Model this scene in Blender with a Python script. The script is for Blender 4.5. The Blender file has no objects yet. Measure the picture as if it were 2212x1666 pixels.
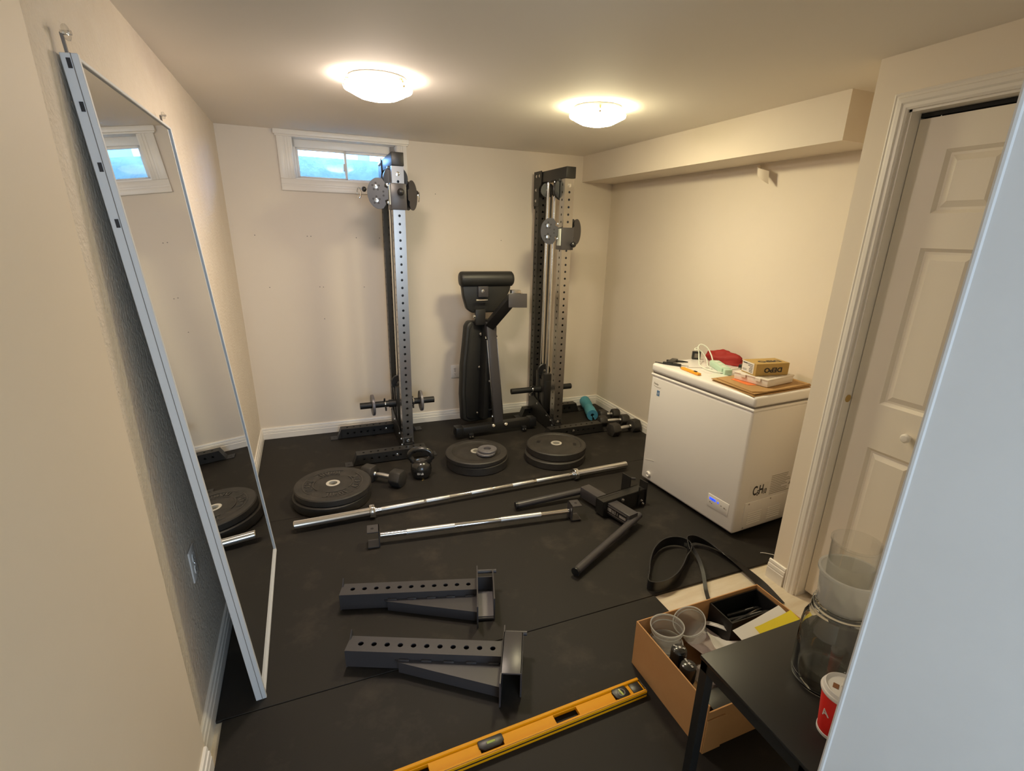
import bpy, bmesh, math, random
from mathutils import Vector, Matrix, noise
random.seed(7)
S = bpy.context.scene
COL = S.collection
PI = math.pi

# ------------------------------------------------------------------ camera
H = 2.214                        # ceiling height, floor mat top is z = 0
yaw, pitch, roll, fpx = 0.4043, 0.3324, 0.0268, 1096.39
cd = bpy.data.cameras.new('camera'); cam = bpy.data.objects.new('camera', cd); COL.objects.link(cam)
fw = Vector((math.sin(yaw)*math.cos(pitch), math.cos(yaw)*math.cos(pitch), -math.sin(pitch)))
rt = Vector((math.cos(yaw), -math.sin(yaw), 0)); up = rt.cross(fw)
r2 = math.cos(roll)*rt + math.sin(roll)*up; u2 = -math.sin(roll)*rt + math.cos(roll)*up
cam.matrix_world = Matrix.Translation((0.4572, -4.2133, 1.5875)) @ Matrix((r2, u2, -fw)).transposed().to_4x4()
cd.sensor_fit = 'HORIZONTAL'; cd.sensor_width = 36; cd.lens = fpx/2212*36
cd.shift_x = -30.87/2212; cd.shift_y = 50.73/2212; cd.clip_start = 0.02; cd.clip_end = 200
S.camera = cam

# ------------------------------------------------------------------ sky, assumed daylight from behind, exposure
w = bpy.data.worlds.new('sky'); S.world = w; w.use_nodes = True
wb = w.node_tree.nodes['Background']; wb.inputs[0].default_value = (0.24, 0.50, 1.0, 1); wb.inputs[1].default_value = 44.0
ld = bpy.data.lights.new('assumed_rear_daylight', 'AREA'); ld.shape = 'RECTANGLE'; ld.size = 1.5; ld.size_y = 1.1  # bare area light added for assumed daylight behind the camera; no rear window built
ld.energy = 62; ld.color = (0.58, 0.77, 1.0)
lo = bpy.data.objects.new('assumed_rear_daylight', ld); COL.objects.link(lo)
lo.location = (0.9, -7.4, 1.5); lo.rotation_euler = (math.radians(90), 0, 0)
S.view_settings.view_transform = 'Standard'; S.view_settings.look = 'None'
S.view_settings.exposure = 0.0; S.view_settings.gamma = 1.0; S.view_settings.use_curve_mapping = False
S.cycles.use_denoising = True
S.cycles.max_bounces = 10; S.cycles.diffuse_bounces = 5; S.cycles.glossy_bounces = 5; S.cycles.transparent_max_bounces = 16
S.cycles.sample_clamp_indirect = 6.0; S.cycles.caustics_reflective = False; S.cycles.caustics_refractive = False
LAMP_L, LAMP_R = ((1.0, 0.83, 0.68), 100.0), ((1.0, 0.87, 0.54), 122.0)
RIM = 0.27                        # the flared rim of the glass bowls glows less than the bowl below the bulbs

# ------------------------------------------------------------------ materials
def mat(name, rgb, rough=0.5, metal=0.0, spec=0.5, bump=None, var=None, coat=0.0, emit=None, trans=0.0):
    m = bpy.data.materials.new(name); m.use_nodes = True
    nt = m.node_tree; b = nt.nodes['Principled BSDF']
    b.inputs['Base Color'].default_value = (*rgb, 1); b.inputs['Roughness'].default_value = rough
    b.inputs['Metallic'].default_value = metal; b.inputs['Specular IOR Level'].default_value = spec
    if coat: b.inputs['Coat Weight'].default_value = coat
    if trans: b.inputs['Transmission Weight'].default_value = trans
    if emit: b.inputs['Emission Color'].default_value = (*emit[0], 1); b.inputs['Emission Strength'].default_value = emit[1]
    if var or bump: tc = nt.nodes.new('ShaderNodeTexCoord')
    if var:
        rgb2, scale, lo_, hi_ = var[:4]
        n = nt.nodes.new('ShaderNodeTexNoise'); n.inputs['Scale'].default_value = scale; n.inputs['Detail'].default_value = 6
        n.inputs['Roughness'].default_value = 0.65
        if len(var) > 4:
            mp = nt.nodes.new('ShaderNodeMapping'); mp.inputs['Scale'].default_value = var[4]
            nt.links.new(tc.outputs['Object'], mp.inputs[0]); nt.links.new(mp.outputs[0], n.inputs['Vector'])
        else: nt.links.new(tc.outputs['Object'], n.inputs['Vector'])
        r = nt.nodes.new('ShaderNodeValToRGB'); r.color_ramp.elements[0].position = lo_; r.color_ramp.elements[1].position = hi_
        r.color_ramp.elements[0].color = (*rgb, 1); r.color_ramp.elements[1].color = (*rgb2, 1)
        nt.links.new(n.outputs['Fac'], r.inputs[0]); nt.links.new(r.outputs[0], b.inputs['Base Color'])
    if bump:
        n2 = nt.nodes.new('ShaderNodeTexNoise'); n2.inputs['Scale'].default_value = bump[0]; n2.inputs['Detail'].default_value = 4
        nt.links.new(tc.outputs['Object'], n2.inputs['Vector'])
        bp = nt.nodes.new('ShaderNodeBump'); bp.inputs['Strength'].default_value = bump[1]; bp.inputs['Distance'].default_value = bump[2] if len(bump) > 2 else 0.002
        nt.links.new(n2.outputs['Fac'], bp.inputs['Height']); nt.links.new(bp.outputs[0], b.inputs['Normal'])
    return m
def clear_mat(name, tint, haze, refl=0.06, hazecol=(0.9, 0.9, 0.88)):
    """thin clear sheet: transparent, a fresnel reflection and a share of milky diffuse"""
    m = bpy.data.materials.new(name); m.use_nodes = True; nt = m.node_tree
    nt.nodes.remove(nt.nodes['Principled BSDF']); out = nt.nodes['Material Output']
    t = nt.nodes.new('ShaderNodeBsdfTransparent'); t.inputs[0].default_value = (*tint, 1)
    d = nt.nodes.new('ShaderNodeBsdfDiffuse'); d.inputs[0].default_value = (*hazecol, 1)
    tr = nt.nodes.new('ShaderNodeBsdfTranslucent'); tr.inputs[0].default_value = (*hazecol, 1)
    m0 = nt.nodes.new('ShaderNodeMixShader'); m0.inputs[0].default_value = 0.5
    nt.links.new(d.outputs[0], m0.inputs[1]); nt.links.new(tr.outputs[0], m0.inputs[2])
    m1 = nt.nodes.new('ShaderNodeMixShader'); m1.inputs[0].default_value = haze
    nt.links.new(t.outputs[0], m1.inputs[1]); nt.links.new(m0.outputs[0], m1.inputs[2])
    g = nt.nodes.new('ShaderNodeBsdfGlossy'); g.inputs['Roughness'].default_value = 0.04
    lw = nt.nodes.new('ShaderNodeLayerWeight'); lw.inputs[0].default_value = 0.25
    mm = nt.nodes.new('ShaderNodeMath'); mm.operation = 'MULTIPLY_ADD'; mm.inputs[1].default_value = 0.85; mm.inputs[2].default_value = refl
    nt.links.new(lw.outputs['Facing'], mm.inputs[0])
    pw = nt.nodes.new('ShaderNodeMath'); pw.operation = 'POWER'; pw.inputs[1].default_value = 2.0
    nt.links.new(mm.outputs[0], pw.inputs[0])
    m2 = nt.nodes.new('ShaderNodeMixShader'); nt.links.new(pw.outputs[0], m2.inputs[0])
    nt.links.new(m1.outputs[0], m2.inputs[1]); nt.links.new(g.outputs[0], m2.inputs[2]); nt.links.new(m2.outputs[0], out.inputs[0])
    return m
WALL = (0.79, 0.71, 0.61)
M = dict(
 wall=mat('wall_paint', WALL, 0.6, bump=(180, 0.08, 0.001), var=((0.76, 0.68, 0.58), 1.3, 0.35, 0.7)),
 wall2=mat('wall_paint_near_warmed', (0.83, 0.72, 0.57), 0.6, bump=(180, 0.08, 0.001), var=((0.80, 0.69, 0.545), 1.1, 0.35, 0.7)),  # smooth drywall; lamp warmth put into the colour against the bluish daylight
 wall3=mat('wall_paint_closet_lifted', (0.86, 0.77, 0.645), 0.6, bump=(180, 0.08, 0.001)),  # same wall paint, lightened in place of lamp light that only grazes the closet
 rough=mat('wall_rough_plaster', WALL, 0.7, bump=(75, 0.6, 0.009), var=((0.74, 0.65, 0.54), 9, 0.3, 0.75)),
 white_wall=mat('wall_white_paint', (0.70, 0.71, 0.73), 0.6, bump=(90, 0.12, 0.001), var=((0.66, 0.67, 0.69), 2.2, 0.4, 0.7)),
 ceil=mat('ceiling_paint', (0.90, 0.85, 0.78), 0.8, bump=(120, 0.1, 0.001)),
 trim=mat('trim_white', (0.86, 0.82, 0.76), 0.35),
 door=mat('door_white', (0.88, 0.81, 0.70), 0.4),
 rubber=mat('rubber_mat', (0.019, 0.0165, 0.0143), 0.62, spec=0.25, bump=(260, 0.25, 0.001), var=((0.054, 0.044, 0.035), 4.0, 0.54, 0.80)),
 vinyl=mat('vinyl_floor', (0.66, 0.55, 0.40), 0.22, var=((0.78, 0.70, 0.56), 2.6, 0.35, 0.62, (0.7, 4.0, 1))),
 black=mat('powder_black', (0.017, 0.016, 0.015), 0.40, spec=0.5, bump=(900, 0.06, 0.0004)),
 blackm=mat('powder_black_flat', (0.011, 0.011, 0.011), 0.5),
 grey=mat('powder_charcoal', (0.058, 0.054, 0.058), 0.34, spec=0.5),
 steel=mat('stainless_steel', (0.50, 0.48, 0.46), 0.26, 1.0, bump=(300, 0.03, 0.0003)),
 hub=mat('plate_hub_steel', (0.78, 0.75, 0.68), 0.42, 0.55),
 chrome=mat('chrome', (0.80, 0.80, 0.80), 0.10, 1.0),
 knurl=mat('knurled_chrome', (0.68, 0.67, 0.66), 0.38, 1.0, bump=(1800, 0.5, 0.0006)),
 pad=mat('bench_vinyl', (0.020, 0.020, 0.019), 0.46, bump=(600, 0.1, 0.0004)),
 plastic=mat('black_plastic', (0.014, 0.014, 0.015), 0.35),
 plate=mat('bumper_rubber', (0.026, 0.023, 0.020), 0.55, bump=(500, 0.12, 0.0006), var=((0.044, 0.038, 0.033), 14, 0.4, 0.75)),
 platel=mat('bumper_letter', (0.062, 0.055, 0.048), 0.6),
 iron=mat('grey_iron', (0.20, 0.19, 0.20), 0.42, 0.35),
 enamel=mat('kettlebell_enamel', (0.018, 0.017, 0.016), 0.25, coat=0.4),
 freezer=mat('freezer_white', (0.82, 0.79, 0.77), 0.30, bump=(500, 0.03, 0.0004)),
 gasket=mat('gasket_grey', (0.18, 0.16, 0.14), 0.6),
 print_=mat('print_grey', (0.36, 0.33, 0.30), 0.5),
 ink=mat('print_black', (0.012, 0.010, 0.012), 0.5),
 white=mat('paper_white', (0.78, 0.75, 0.72), 0.6),
 paper2=mat('paper_pinkish', (0.66, 0.56, 0.55), 0.6),
 card=mat('cardboard', (0.60, 0.315, 0.125), 0.75, var=((0.66, 0.36, 0.15), 3.5, 0.4, 0.7)),
 card2=mat('kraft_yellow', (0.47, 0.31, 0.10), 0.65),
 cardin=mat('cardboard_inside', (0.50, 0.30, 0.14), 0.8),
 yellow=mat('level_yellow', (0.80, 0.345, 0.003), 0.45, spec=0.18),
 yellowp=mat('yellow_paper', (0.80, 0.64, 0.03), 0.5),
 orange=mat('cutter_orange', (0.85, 0.36, 0.02), 0.4),
 mint=mat('mint_plastic', (0.50, 0.69, 0.55), 0.45),
 mintw=mat('cord_white', (0.74, 0.78, 0.70), 0.45),
 red=mat('red_fabric', (0.30, 0.011, 0.008), 0.7, bump=(40, 0.4, 0.004)),
 cupred=mat('cup_red', (0.72, 0.022, 0.015), 0.4),
 foam=mat('blue_foam', (0.085, 0.34, 0.44), 0.8, bump=(300, 0.2, 0.001)),
 foamd=mat('blue_foam_end', (0.045, 0.22, 0.36), 0.8),
 mirror=mat('mirror_glass', (0.80, 0.82, 0.80), 0.015, 1.0),
 frame=mat('mirror_frame_white', (0.68, 0.70, 0.72), 0.4),
 oil=mat('orange_label', (0.80, 0.20, 0.05), 0.5),
 blue=mat('blue_label', (0.03, 0.14, 0.34), 0.5),
 led=mat('display_blue', (0.02, 0.05, 0.5), 0.3, emit=((0.02, 0.06, 1.0), 2.2)),
 snow=mat('snow', (0.9, 0.9, 0.92), 0.8, bump=(6, 0.4, 0.05)),
 conc=mat('well_concrete', (0.105, 0.128, 0.115), 0.9, bump=(30, 0.5, 0.01), var=((0.18, 0.20, 0.17), 8, 0.35, 0.7)),
 siding=mat('house_siding', (0.06, 0.07, 0.08), 0.7),
 clear=clear_mat('window_glass', (0.95, 0.97, 0.98), 0.0),
 glass=mat('jar_glass', (0.97, 0.985, 0.97), 0.0, trans=1.0),
 pan=mat('lamp_pan', (0.36, 0.34, 0.31), 0.5),
 sheetc=mat('cardboard_sheet', (0.43, 0.25, 0.095), 0.75, var=((0.48, 0.29, 0.12), 5.0, 0.4, 0.7)),
 deli=clear_mat('translucent_plastic', (0.95, 0.95, 0.94), 0.20, 0.16, (0.97, 0.97, 0.95)),
 frost=clear_mat('frosted_plastic', (0.92, 0.91, 0.88), 0.62, 0.06),
 clearp=clear_mat('clear_plastic', (0.97, 0.97, 0.96), 0.05, 0.14),
 org=mat('milky_plastic', (0.76, 0.70, 0.63), 0.35),
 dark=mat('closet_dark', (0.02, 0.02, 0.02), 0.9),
 skin=mat('lid_brown', (0.25, 0.10, 0.04), 0.6),
 brass=mat('vial_green', (0.45, 0.50, 0.10), 0.2),
)
def lamp_mat(name, col, st):
    m = bpy.data.materials.new(name); m.use_nodes = True; nt = m.node_tree
    b = nt.nodes['Principled BSDF']; b.inputs['Base Color'].default_value = (0.9, 0.88, 0.84, 1); b.inputs['Roughness'].default_value = 0.3
    b.inputs['Emission Color'].default_value = (*col, 1); b.inputs['Emission Strength'].default_value = st
    return m

# ------------------------------------------------------------------ mesh helpers
def V(*a): return Vector(a)
def frame_M(o, x, y):
    x = Vector(x).normalized(); y = Vector(y); z = x.cross(y).normalized(); y = z.cross(x)
    m = Matrix((x, y, z)).transposed().to_4x4(); m.translation = Vector(o); return m
def rotz(a): return Matrix.Rotation(a, 4, 'Z')
def axis_M(p, d):
    """matrix whose z axis runs along d from p"""
    d = Vector(d).normalized(); q = Vector((0, 0, 1)).rotation_difference(d)
    return Matrix.Translation(p) @ q.to_matrix().to_4x4()
class MB:
    def __init__(s, Mx=None): s.bm = bmesh.new(); s.M = Mx or Matrix.Identity(4)
    def _x(s, verts, Mx):
        bmesh.ops.transform(s.bm, matrix=s.M @ Mx if Mx is not None else s.M, verts=verts)
    def face(s, pts, Mx=None):
        vs = [s.bm.verts.new(p) for p in pts]; s.bm.faces.new(vs); s._x(vs, Mx); return s
    def box(s, x0, x1, y0, y1, z0, z1, bev=0, seg=2, Mx=None):
        t = bmesh.new(); r = bmesh.ops.create_cube(t, size=1)
        for v in t.verts: v.co = Vector(((x0+x1)/2 + v.co.x*(x1-x0), (y0+y1)/2 + v.co.y*(y1-y0), (z0+z1)/2 + v.co.z*(z1-z0)))
        if bev: bmesh.ops.bevel(t, geom=list(t.edges), offset=bev, segments=seg, affect='EDGES', profile=0.5)
        return s.add(t, Mx)
    def add(s, t, Mx=None):
        t.verts.index_update(); vs = [s.bm.verts.new(v.co) for v in t.verts]
        for f in t.faces:
            try: s.bm.faces.new([vs[v.index] for v in f.verts])
            except ValueError: pass
        t.free(); s._x(vs, Mx); return s
    def cyl(s, p0, p1, r, r2=None, n=16, caps=True, Mx=None):
        p0, p1 = Vector(p0), Vector(p1); d = p1-p0
        return s.lathe([(0, 0), (r, 0), (r if r2 is None else r2, d.length), (0, d.length)] if caps else [(r, 0), (r if r2 is None else r2, d.length)], n, (Mx or Matrix.Identity(4)) @ axis_M(p0, d))
    def lathe(s, prof, n=24, Mx=None, closed=False, arc=2*PI):
        rings = []; full = abs(arc-2*PI) < 1e-6; cnt = n if full else n+1; allv = []
        for r, z in prof:
            if r < 1e-7: ring = [s.bm.verts.new((0, 0, z))]
            else: ring = [s.bm.verts.new((r*math.cos(arc*k/n), r*math.sin(arc*k/n), z)) for k in range(cnt)]
            rings.append(ring); allv += ring
        pairs = list(zip(rings, rings[1:])) + ([(rings[-1], rings[0])] if closed else [])
        for a, b in pairs:
            for k in range(n):
                k2 = (k+1) % cnt
                q = [a[k % len(a)], a[k2 % len(a)], b[k2 % len(b)], b[k % len(b)]]
                u = []
                for v in q:
                    if v not in u: u.append(v)
                if len(u) >= 3:
                    try: s.bm.faces.new(u)
                    except ValueError: pass
        s._x(allv, Mx); return s
    def tube(s, pts, r, n=8, Mx=None, closed=False, caps=True):
        pts = [Vector(p) for p in pts]; rings = []; allv = []; N = len(pts); pr = None
        for i, p in enumerate(pts):
            a = pts[(i-1) % N] if (closed or i > 0) else p; b = pts[(i+1) % N] if (closed or i < N-1) else p
            t = (b-a).normalized()
            if pr is None: u = t.orthogonal().normalized()
            else:
                u = pr - t*pr.dot(t); u.normalize()
            pr = u; v = t.cross(u); rr = r[i] if isinstance(r, (list, tuple)) else r
            ring = [s.bm.verts.new(p + rr*(u*math.cos(2*PI*k/n) + v*math.sin(2*PI*k/n))) for k in range(n)]
            rings.append(ring); allv += ring
        for a, b in list(zip(rings, rings[1:])) + ([(rings[-1], rings[0])] if closed else []):
            for k in range(n): s.bm.faces.new([a[k], a[(k+1) % n], b[(k+1) % n], b[k]])
        if caps and not closed: s.bm.faces.new(rings[0][::-1]); s.bm.faces.new(rings[-1])
        s._x(allv, Mx); return s
    def prism(s, poly, z0, z1, Mx=None, bev=0, seg=2):
        t = bmesh.new(); a = [t.verts.new((x, y, z0)) for x, y in poly]; b = [t.verts.new((x, y, z1)) for x, y in poly]
        t.faces.new(a[::-1]); t.faces.new(b); n = len(poly)
        for k in range(n): t.faces.new([a[k], a[(k+1) % n], b[(k+1) % n], b[k]])
        bmesh.ops.recalc_face_normals(t, faces=t.faces)
        if bev: bmesh.ops.bevel(t, geom=list(t.edges), offset=bev, segments=seg, affect='EDGES', profile=0.5)
        return s.add(t, Mx)
    def ribbon(s, pts, ups, w, t, Mx=None):
        """band of width w along ups and thickness t"""
        pts = [Vector(p) for p in pts]; N = len(pts); R = []; allv = []
        for i, p in enumerate(pts):
            d = (pts[min(i+1, N-1)] - pts[max(i-1, 0)]).normalized(); u = Vector(ups[i]); u = (u - d*u.dot(d)).normalized(); n = d.cross(u)
            R.append([s.bm.verts.new(p + u*w/2*a + n*t/2*b) for a, b in ((-1, -1), (1, -1), (1, 1), (-1, 1))]); allv += R[-1]
        for a, b in zip(R, R[1:]):
            for k in range(4): s.bm.faces.new([a[k], a[(k+1) % 4], b[(k+1) % 4], b[k]])
        s.bm.faces.new(R[0][::-1]); s.bm.faces.new(R[-1]); s._x(allv, Mx); return s
    def grid(s, fn, nu, nv, Mx=None, thick=0):
        g = [[s.bm.verts.new(fn(i/nu, j/nv)) for j in range(nv+1)] for i in range(nu+1)]
        fs = [s.bm.faces.new([g[i][j], g[i+1][j], g[i+1][j+1], g[i][j+1]]) for i in range(nu) for j in range(nv)]
        vs = [v for r in g for v in r]
        if thick:
            s.bm.normal_update()
            ex = bmesh.ops.solidify(s.bm, geom=fs, thickness=thick); vs = list(set(vs + [e for e in ex['geom'] if isinstance(e, bmesh.types.BMVert)]))
        s._x(vs, Mx); return s
    def strip(s, o, u, v, L, W, holes, r, t, N=10, Mx=None):
        """flat strip from corner o along u (L) and v (W) with round holes of depth t, at distances HOLES along u"""
        o, u, v = Vector(o), Vector(u).normalized(), Vector(v).normalized(); n = u.cross(v); allv = []
        def P(a, b, c=0): q = s.bm.verts.new(o + u*a + v*b - n*c); allv.append(q); return q
        if not holes:
            s.bm.faces.new([P(0, 0), P(L, 0), P(L, W), P(0, W)]); s._x(allv, Mx); return s
        bd = [0] + [(a+b)/2 for a, b in zip(holes, holes[1:])] + [L]
        for i, h in enumerate(holes):
            a, b = bd[i], bd[i+1]
            ring = [P(h + r*math.cos(2*PI*k/N), W/2 + r*math.sin(2*PI*k/N)) for k in range(N)]
            deep = [P(h + r*math.cos(2*PI*k/N), W/2 + r*math.sin(2*PI*k/N), t) for k in range(N)]
            for k in range(N): s.bm.faces.new([ring[k], ring[(k+1) % N], deep[(k+1) % N], deep[k]])
            mR, mL = P(b, W/2), P(a, W/2); hN = N//2
            s.bm.faces.new([mR, P(b, W), P(a, W), mL] + [ring[k] for k in range(hN, -1, -1)])
            s.bm.faces.new([mL, P(a, 0), P(b, 0), mR] + [ring[0]] + [ring[k] for k in range(N-1, hN-1, -1)])
        s._x(allv, Mx); return s
    def perf(s, L, w, d, pitch, r, sides='fblr', start=None, t=0.004, Mx=None):
        """square tube along local z, w in x, d in y, holes on the sides named (f is -y, b +y, l -x, r +x)"""
        st = pitch/2 if start is None else start
        hs = [st + i*pitch for i in range(int((L-st-0.01)/pitch)+1)]
        for c, o, v, W in (('f', (w/2, -d/2, 0), (-1, 0, 0), w), ('b', (-w/2, d/2, 0), (1, 0, 0), w), ('l', (-w/2, -d/2, 0), (0, 1, 0), d), ('r', (w/2, d/2, 0), (0, -1, 0), d)):
            s.strip(o, (0, 0, 1), v, L, W, hs if c in sides else [], r, t, Mx=Mx)
        for z in (0, L): s.face([(-w/2, -d/2, z), (w/2, -d/2, z), (w/2, d/2, z), (-w/2, d/2, z)], Mx)
        return s
    def build(s, name, m, parent=None, ang=35, local=False, weld=False):
        if weld: bmesh.ops.remove_doubles(s.bm, verts=s.bm.verts, dist=1e-5)
        if parent is not None and not local:
            rt_ = parent
            while rt_.parent: rt_ = rt_.parent
            bmesh.ops.transform(s.bm, matrix=MATS[rt_.name].inverted(), verts=s.bm.verts)
        bmesh.ops.recalc_face_normals(s.bm, faces=s.bm.faces)
        me = bpy.data.meshes.new(name); s.bm.to_mesh(me); s.bm.free()
        me.materials.append(M[m] if isinstance(m, str) else m)
        if ang:
            me.polygons.foreach_set('use_smooth', [True]*len(me.polygons)); me.set_sharp_from_angle(angle=math.radians(ang))
        o = bpy.data.objects.new(name, me); COL.objects.link(o)
        if parent is not None: o.parent = parent
        return o
MATS = {}
def thing(name, label, cat, loc=(0, 0, 0), rz=0, group=None, Mx=None):
    o = bpy.data.objects.new(name, None); COL.objects.link(o); o.empty_display_size = 0.05
    o.matrix_world = Mx if Mx is not None else Matrix.Translation(loc) @ rotz(rz)
    MATS[o.name] = o.matrix_world.copy()
    o['label'] = label; o['category'] = cat
    if group: o['group'] = group
    return o
def tag(o, label, cat, group=None, kind=None):
    o['label'] = label; o['category'] = cat
    if group: o['group'] = group
    if kind: o['kind'] = kind
    return o
def rebase(o, loc):
    """put a single-mesh thing's origin at its base"""
    o.data.transform(Matrix.Translation(-Vector(loc))); o.location = loc; MATS[o.name] = Matrix.Translation(loc); return o
def struct(o, label=None):
    o['kind'] = 'structure'
    if label: o['label'] = label
    MATS[o.name] = Matrix.Identity(4)
    return o
def dup(root, Mx, label=None, group=None):
    r = root.copy(); COL.objects.link(r); r.matrix_world = Mx; MATS[r.name] = Mx.copy()
    if label: r['label'] = label
    if group: r['group'] = group
    for ch in list(root.children):
        c = ch.copy(); COL.objects.link(c); c.parent = r
        for g in ch.children:
            d = g.copy(); COL.objects.link(d); d.parent = c
    return r
def text(body, size, Mx, m, name, parent, local=False, bold=0.0, sx=1.0, ext=0.0004, align='CENTER'):
    cu = bpy.data.curves.new('t', 'FONT'); cu.body = body; cu.size = size; cu.align_x = align; cu.align_y = 'CENTER'; cu.extrude = ext; cu.offset = bold*size
    cu.resolution_u = 3
    o = bpy.data.objects.new('t', cu); COL.objects.link(o)
    dg = bpy.context.evaluated_depsgraph_get(); me = bpy.data.meshes.new_from_object(o.evaluated_get(dg))
    bpy.data.objects.remove(o); bpy.data.curves.remove(cu)
    b = MB(); t = bmesh.new(); t.from_mesh(me); bpy.data.meshes.remove(me)
    b.add(t, Mx @ Matrix.Diagonal((sx, 1, 1, 1)))
    return b.build(name, m, parent, ang=0, local=local)
def bolt(p, d, parent, r=0.008, h=0.007, m='chrome', name='bolt', local=False):
    b = MB(); b.lathe([(0, 0), (r*1.35, 0), (r*1.35, h*0.3), (r, h*0.35), (r*0.95, h*0.85), (r*0.6, h), (0, h)], 8, axis_M(p, d))
    return b.build(name, m, parent, local=local)

# ------------------------------------------------------------------ room shell
SL = -0.0127                                        # the back wall runs slightly out of square
def bw(o): o.rotation_euler = (0, 0, SL); MATS[o.name] = rotz(SL); return o
RX, CX, CY, YR = 3.003, 2.45, -2.726, -7.5
b = MB(); b.box(-0.3, 3.4, YR-0.2, 0.3, -0.14, -0.012)
struct(b.build('floor', 'vinyl', ang=0), 'pale veined vinyl floor under the rubber mats')
b = MB(); b.box(-0.3, 3.4, YR-0.2, 0.6, H, H+0.12)
struct(b.build('ceiling', 'ceil', ang=0), 'plain painted basement ceiling')
# back wall with the window opening
WX0, WX1, WZ0, WZ1 = 0.447, 1.168, 1.905, 2.185
b = MB()
b.box(-0.3, WX0, 0, 0.28, -0.1, H+0.05).box(WX1, 3.3, 0, 0.28, -0.1, H+0.05).box(WX0, WX1, 0, 0.28, -0.1, WZ0).box(WX0, WX1, 0, 0.28, WZ1, H+0.05)
wall_back = bw(struct(b.build('wall_back', 'wall', ang=0), 'cream back wall below the basement window'))
b = MB()
for x, z in ((0.15, 1.53), (0.49, 1.53), (0.515, 1.53), (0.83, 1.527), (1.0, 1.528), (0.2, 1.17), (0.54, 1.17), (0.565, 1.168), (0.86, 1.165), (1.44, 1.86), (1.98, 1.53), (0.55, 0.93)):
    b.cyl((x, -0.0006, z), (x, 0.004, z), 0.0035, n=8)
o = b.build('screw_hole', 'gasket', wall_back, local=True); o['kind'] = 'stuff'
b = MB(); b.box(-0.25, 0, -2.80, 0.2, -0.1, H+0.05)
struct(b.build('wall_left', 'rough', ang=0), 'cream left wall with rough plaster behind the mirror')
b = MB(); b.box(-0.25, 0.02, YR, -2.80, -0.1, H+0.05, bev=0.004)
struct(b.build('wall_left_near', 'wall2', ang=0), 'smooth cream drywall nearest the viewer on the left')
b = MB(); b.box(RX, RX+0.2, YR, 0.2, -0.1, H+0.05)
struct(b.build('wall_right', 'wall', ang=0), 'cream right wall behind the freezer')
b = MB(); b.box(-0.3, 3.3, YR-0.2, YR, -0.1, H+0.05)
struct(b.build('wall_rear', 'white_wall', ang=0), 'white wall behind the viewer')
b = MB(); b.box(2.707, RX+0.05, -2.43, 0.06, H-0.2, H+0.02)
struct(b.build('trim_1', 'wall', ang=0), 'boxed soffit along the top of the right wall')
# closet: front wall with a door opening y -2.87 .. -3.72, back side returns to the right wall
DY0, DY1, DZ = -2.870, -3.70, 2.030
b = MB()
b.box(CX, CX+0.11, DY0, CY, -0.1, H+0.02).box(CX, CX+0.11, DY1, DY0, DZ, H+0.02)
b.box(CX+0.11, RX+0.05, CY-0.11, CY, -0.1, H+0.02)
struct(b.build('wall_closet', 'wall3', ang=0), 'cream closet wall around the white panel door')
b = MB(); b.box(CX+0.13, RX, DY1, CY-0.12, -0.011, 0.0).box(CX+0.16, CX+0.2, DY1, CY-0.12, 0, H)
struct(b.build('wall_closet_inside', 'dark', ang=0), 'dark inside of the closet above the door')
# near right wall: a corner whose daylit face leans towards the viewer
C0 = (1.34, -3.762)
b = MB(); b.prism([C0, (1.80, -4.78), (1.80, -4.9), (3.3, -4.9), (3.3, -3.762)], -0.1, H+0.02)
struct(b.build('wall_front', 'white_wall', ang=0), 'white daylit wall corner at the right edge')
b = MB(); b.tube([(C0[0]+0.002, C0[1]+0.0, -0.02), (C0[0]+0.002, C0[1], H)], 0.005, 8)
struct(b.build('trim_2', 'white_wall'), 'corner bead of the white wall at the right edge')

# baseboards
def baseboard(name, p0, p1, n, m='trim', label=None, h=0.09, ext=0.0):
    p0, p1, n = Vector((*p0, 0)), Vector((*p1, 0)), Vector((*n, 0)).normalized(); d = (p1-p0).normalized()
    prof = [(0, -0.012), (0.015, -0.012), (0.015, 0.044), (0.0125, 0.047), (0.0125, 0.050), (0.0145, 0.053), (0.0125, 0.068), (0.008, 0.070), (0.008, 0.074), (0.0105, 0.077), (0.008, 0.088), (0.005, h), (0, h)]
    b = MB(); rings = []
    for p, sg in ((p0, 1), (p1, -1)):
        rings.append([b.bm.verts.new(p + n*x + Vector((0, 0, z)) + d*x*sg*ext) for x, z in prof])
    for k in range(len(prof)): 
        k2 = (k+1) % len(prof); b.bm.faces.new([rings[0][k], rings[0][k2], rings[1][k2], rings[1][k]])
    b.bm.faces.new(rings[0][::-1]); b.bm.faces.new(rings[1])
    return struct(b.build(name, m, ang=20), label)
bw(baseboard('baseboard_back', (0, 0), (RX+0.01, 0), (0, -1), label='white baseboard along the back wall'))
baseboard('baseboard_left', (0, -2.80), (0, 0.0), (1, 0), label='white baseboard on the left wall behind the mirror')
baseboard('baseboard_left_near', (0.02, -4.6), (0.02, -2.815), (1, 0), label='white baseboard on the near left wall')
baseboard('baseboard_right', (RX, CY), (RX, -0.04), (-1, 0), label='white baseboard along the right wall')
baseboard('baseboard_closet', (CX, -2.808), (CX, CY+0.015), (-1, 0), label='short white baseboard on the closet corner')

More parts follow.
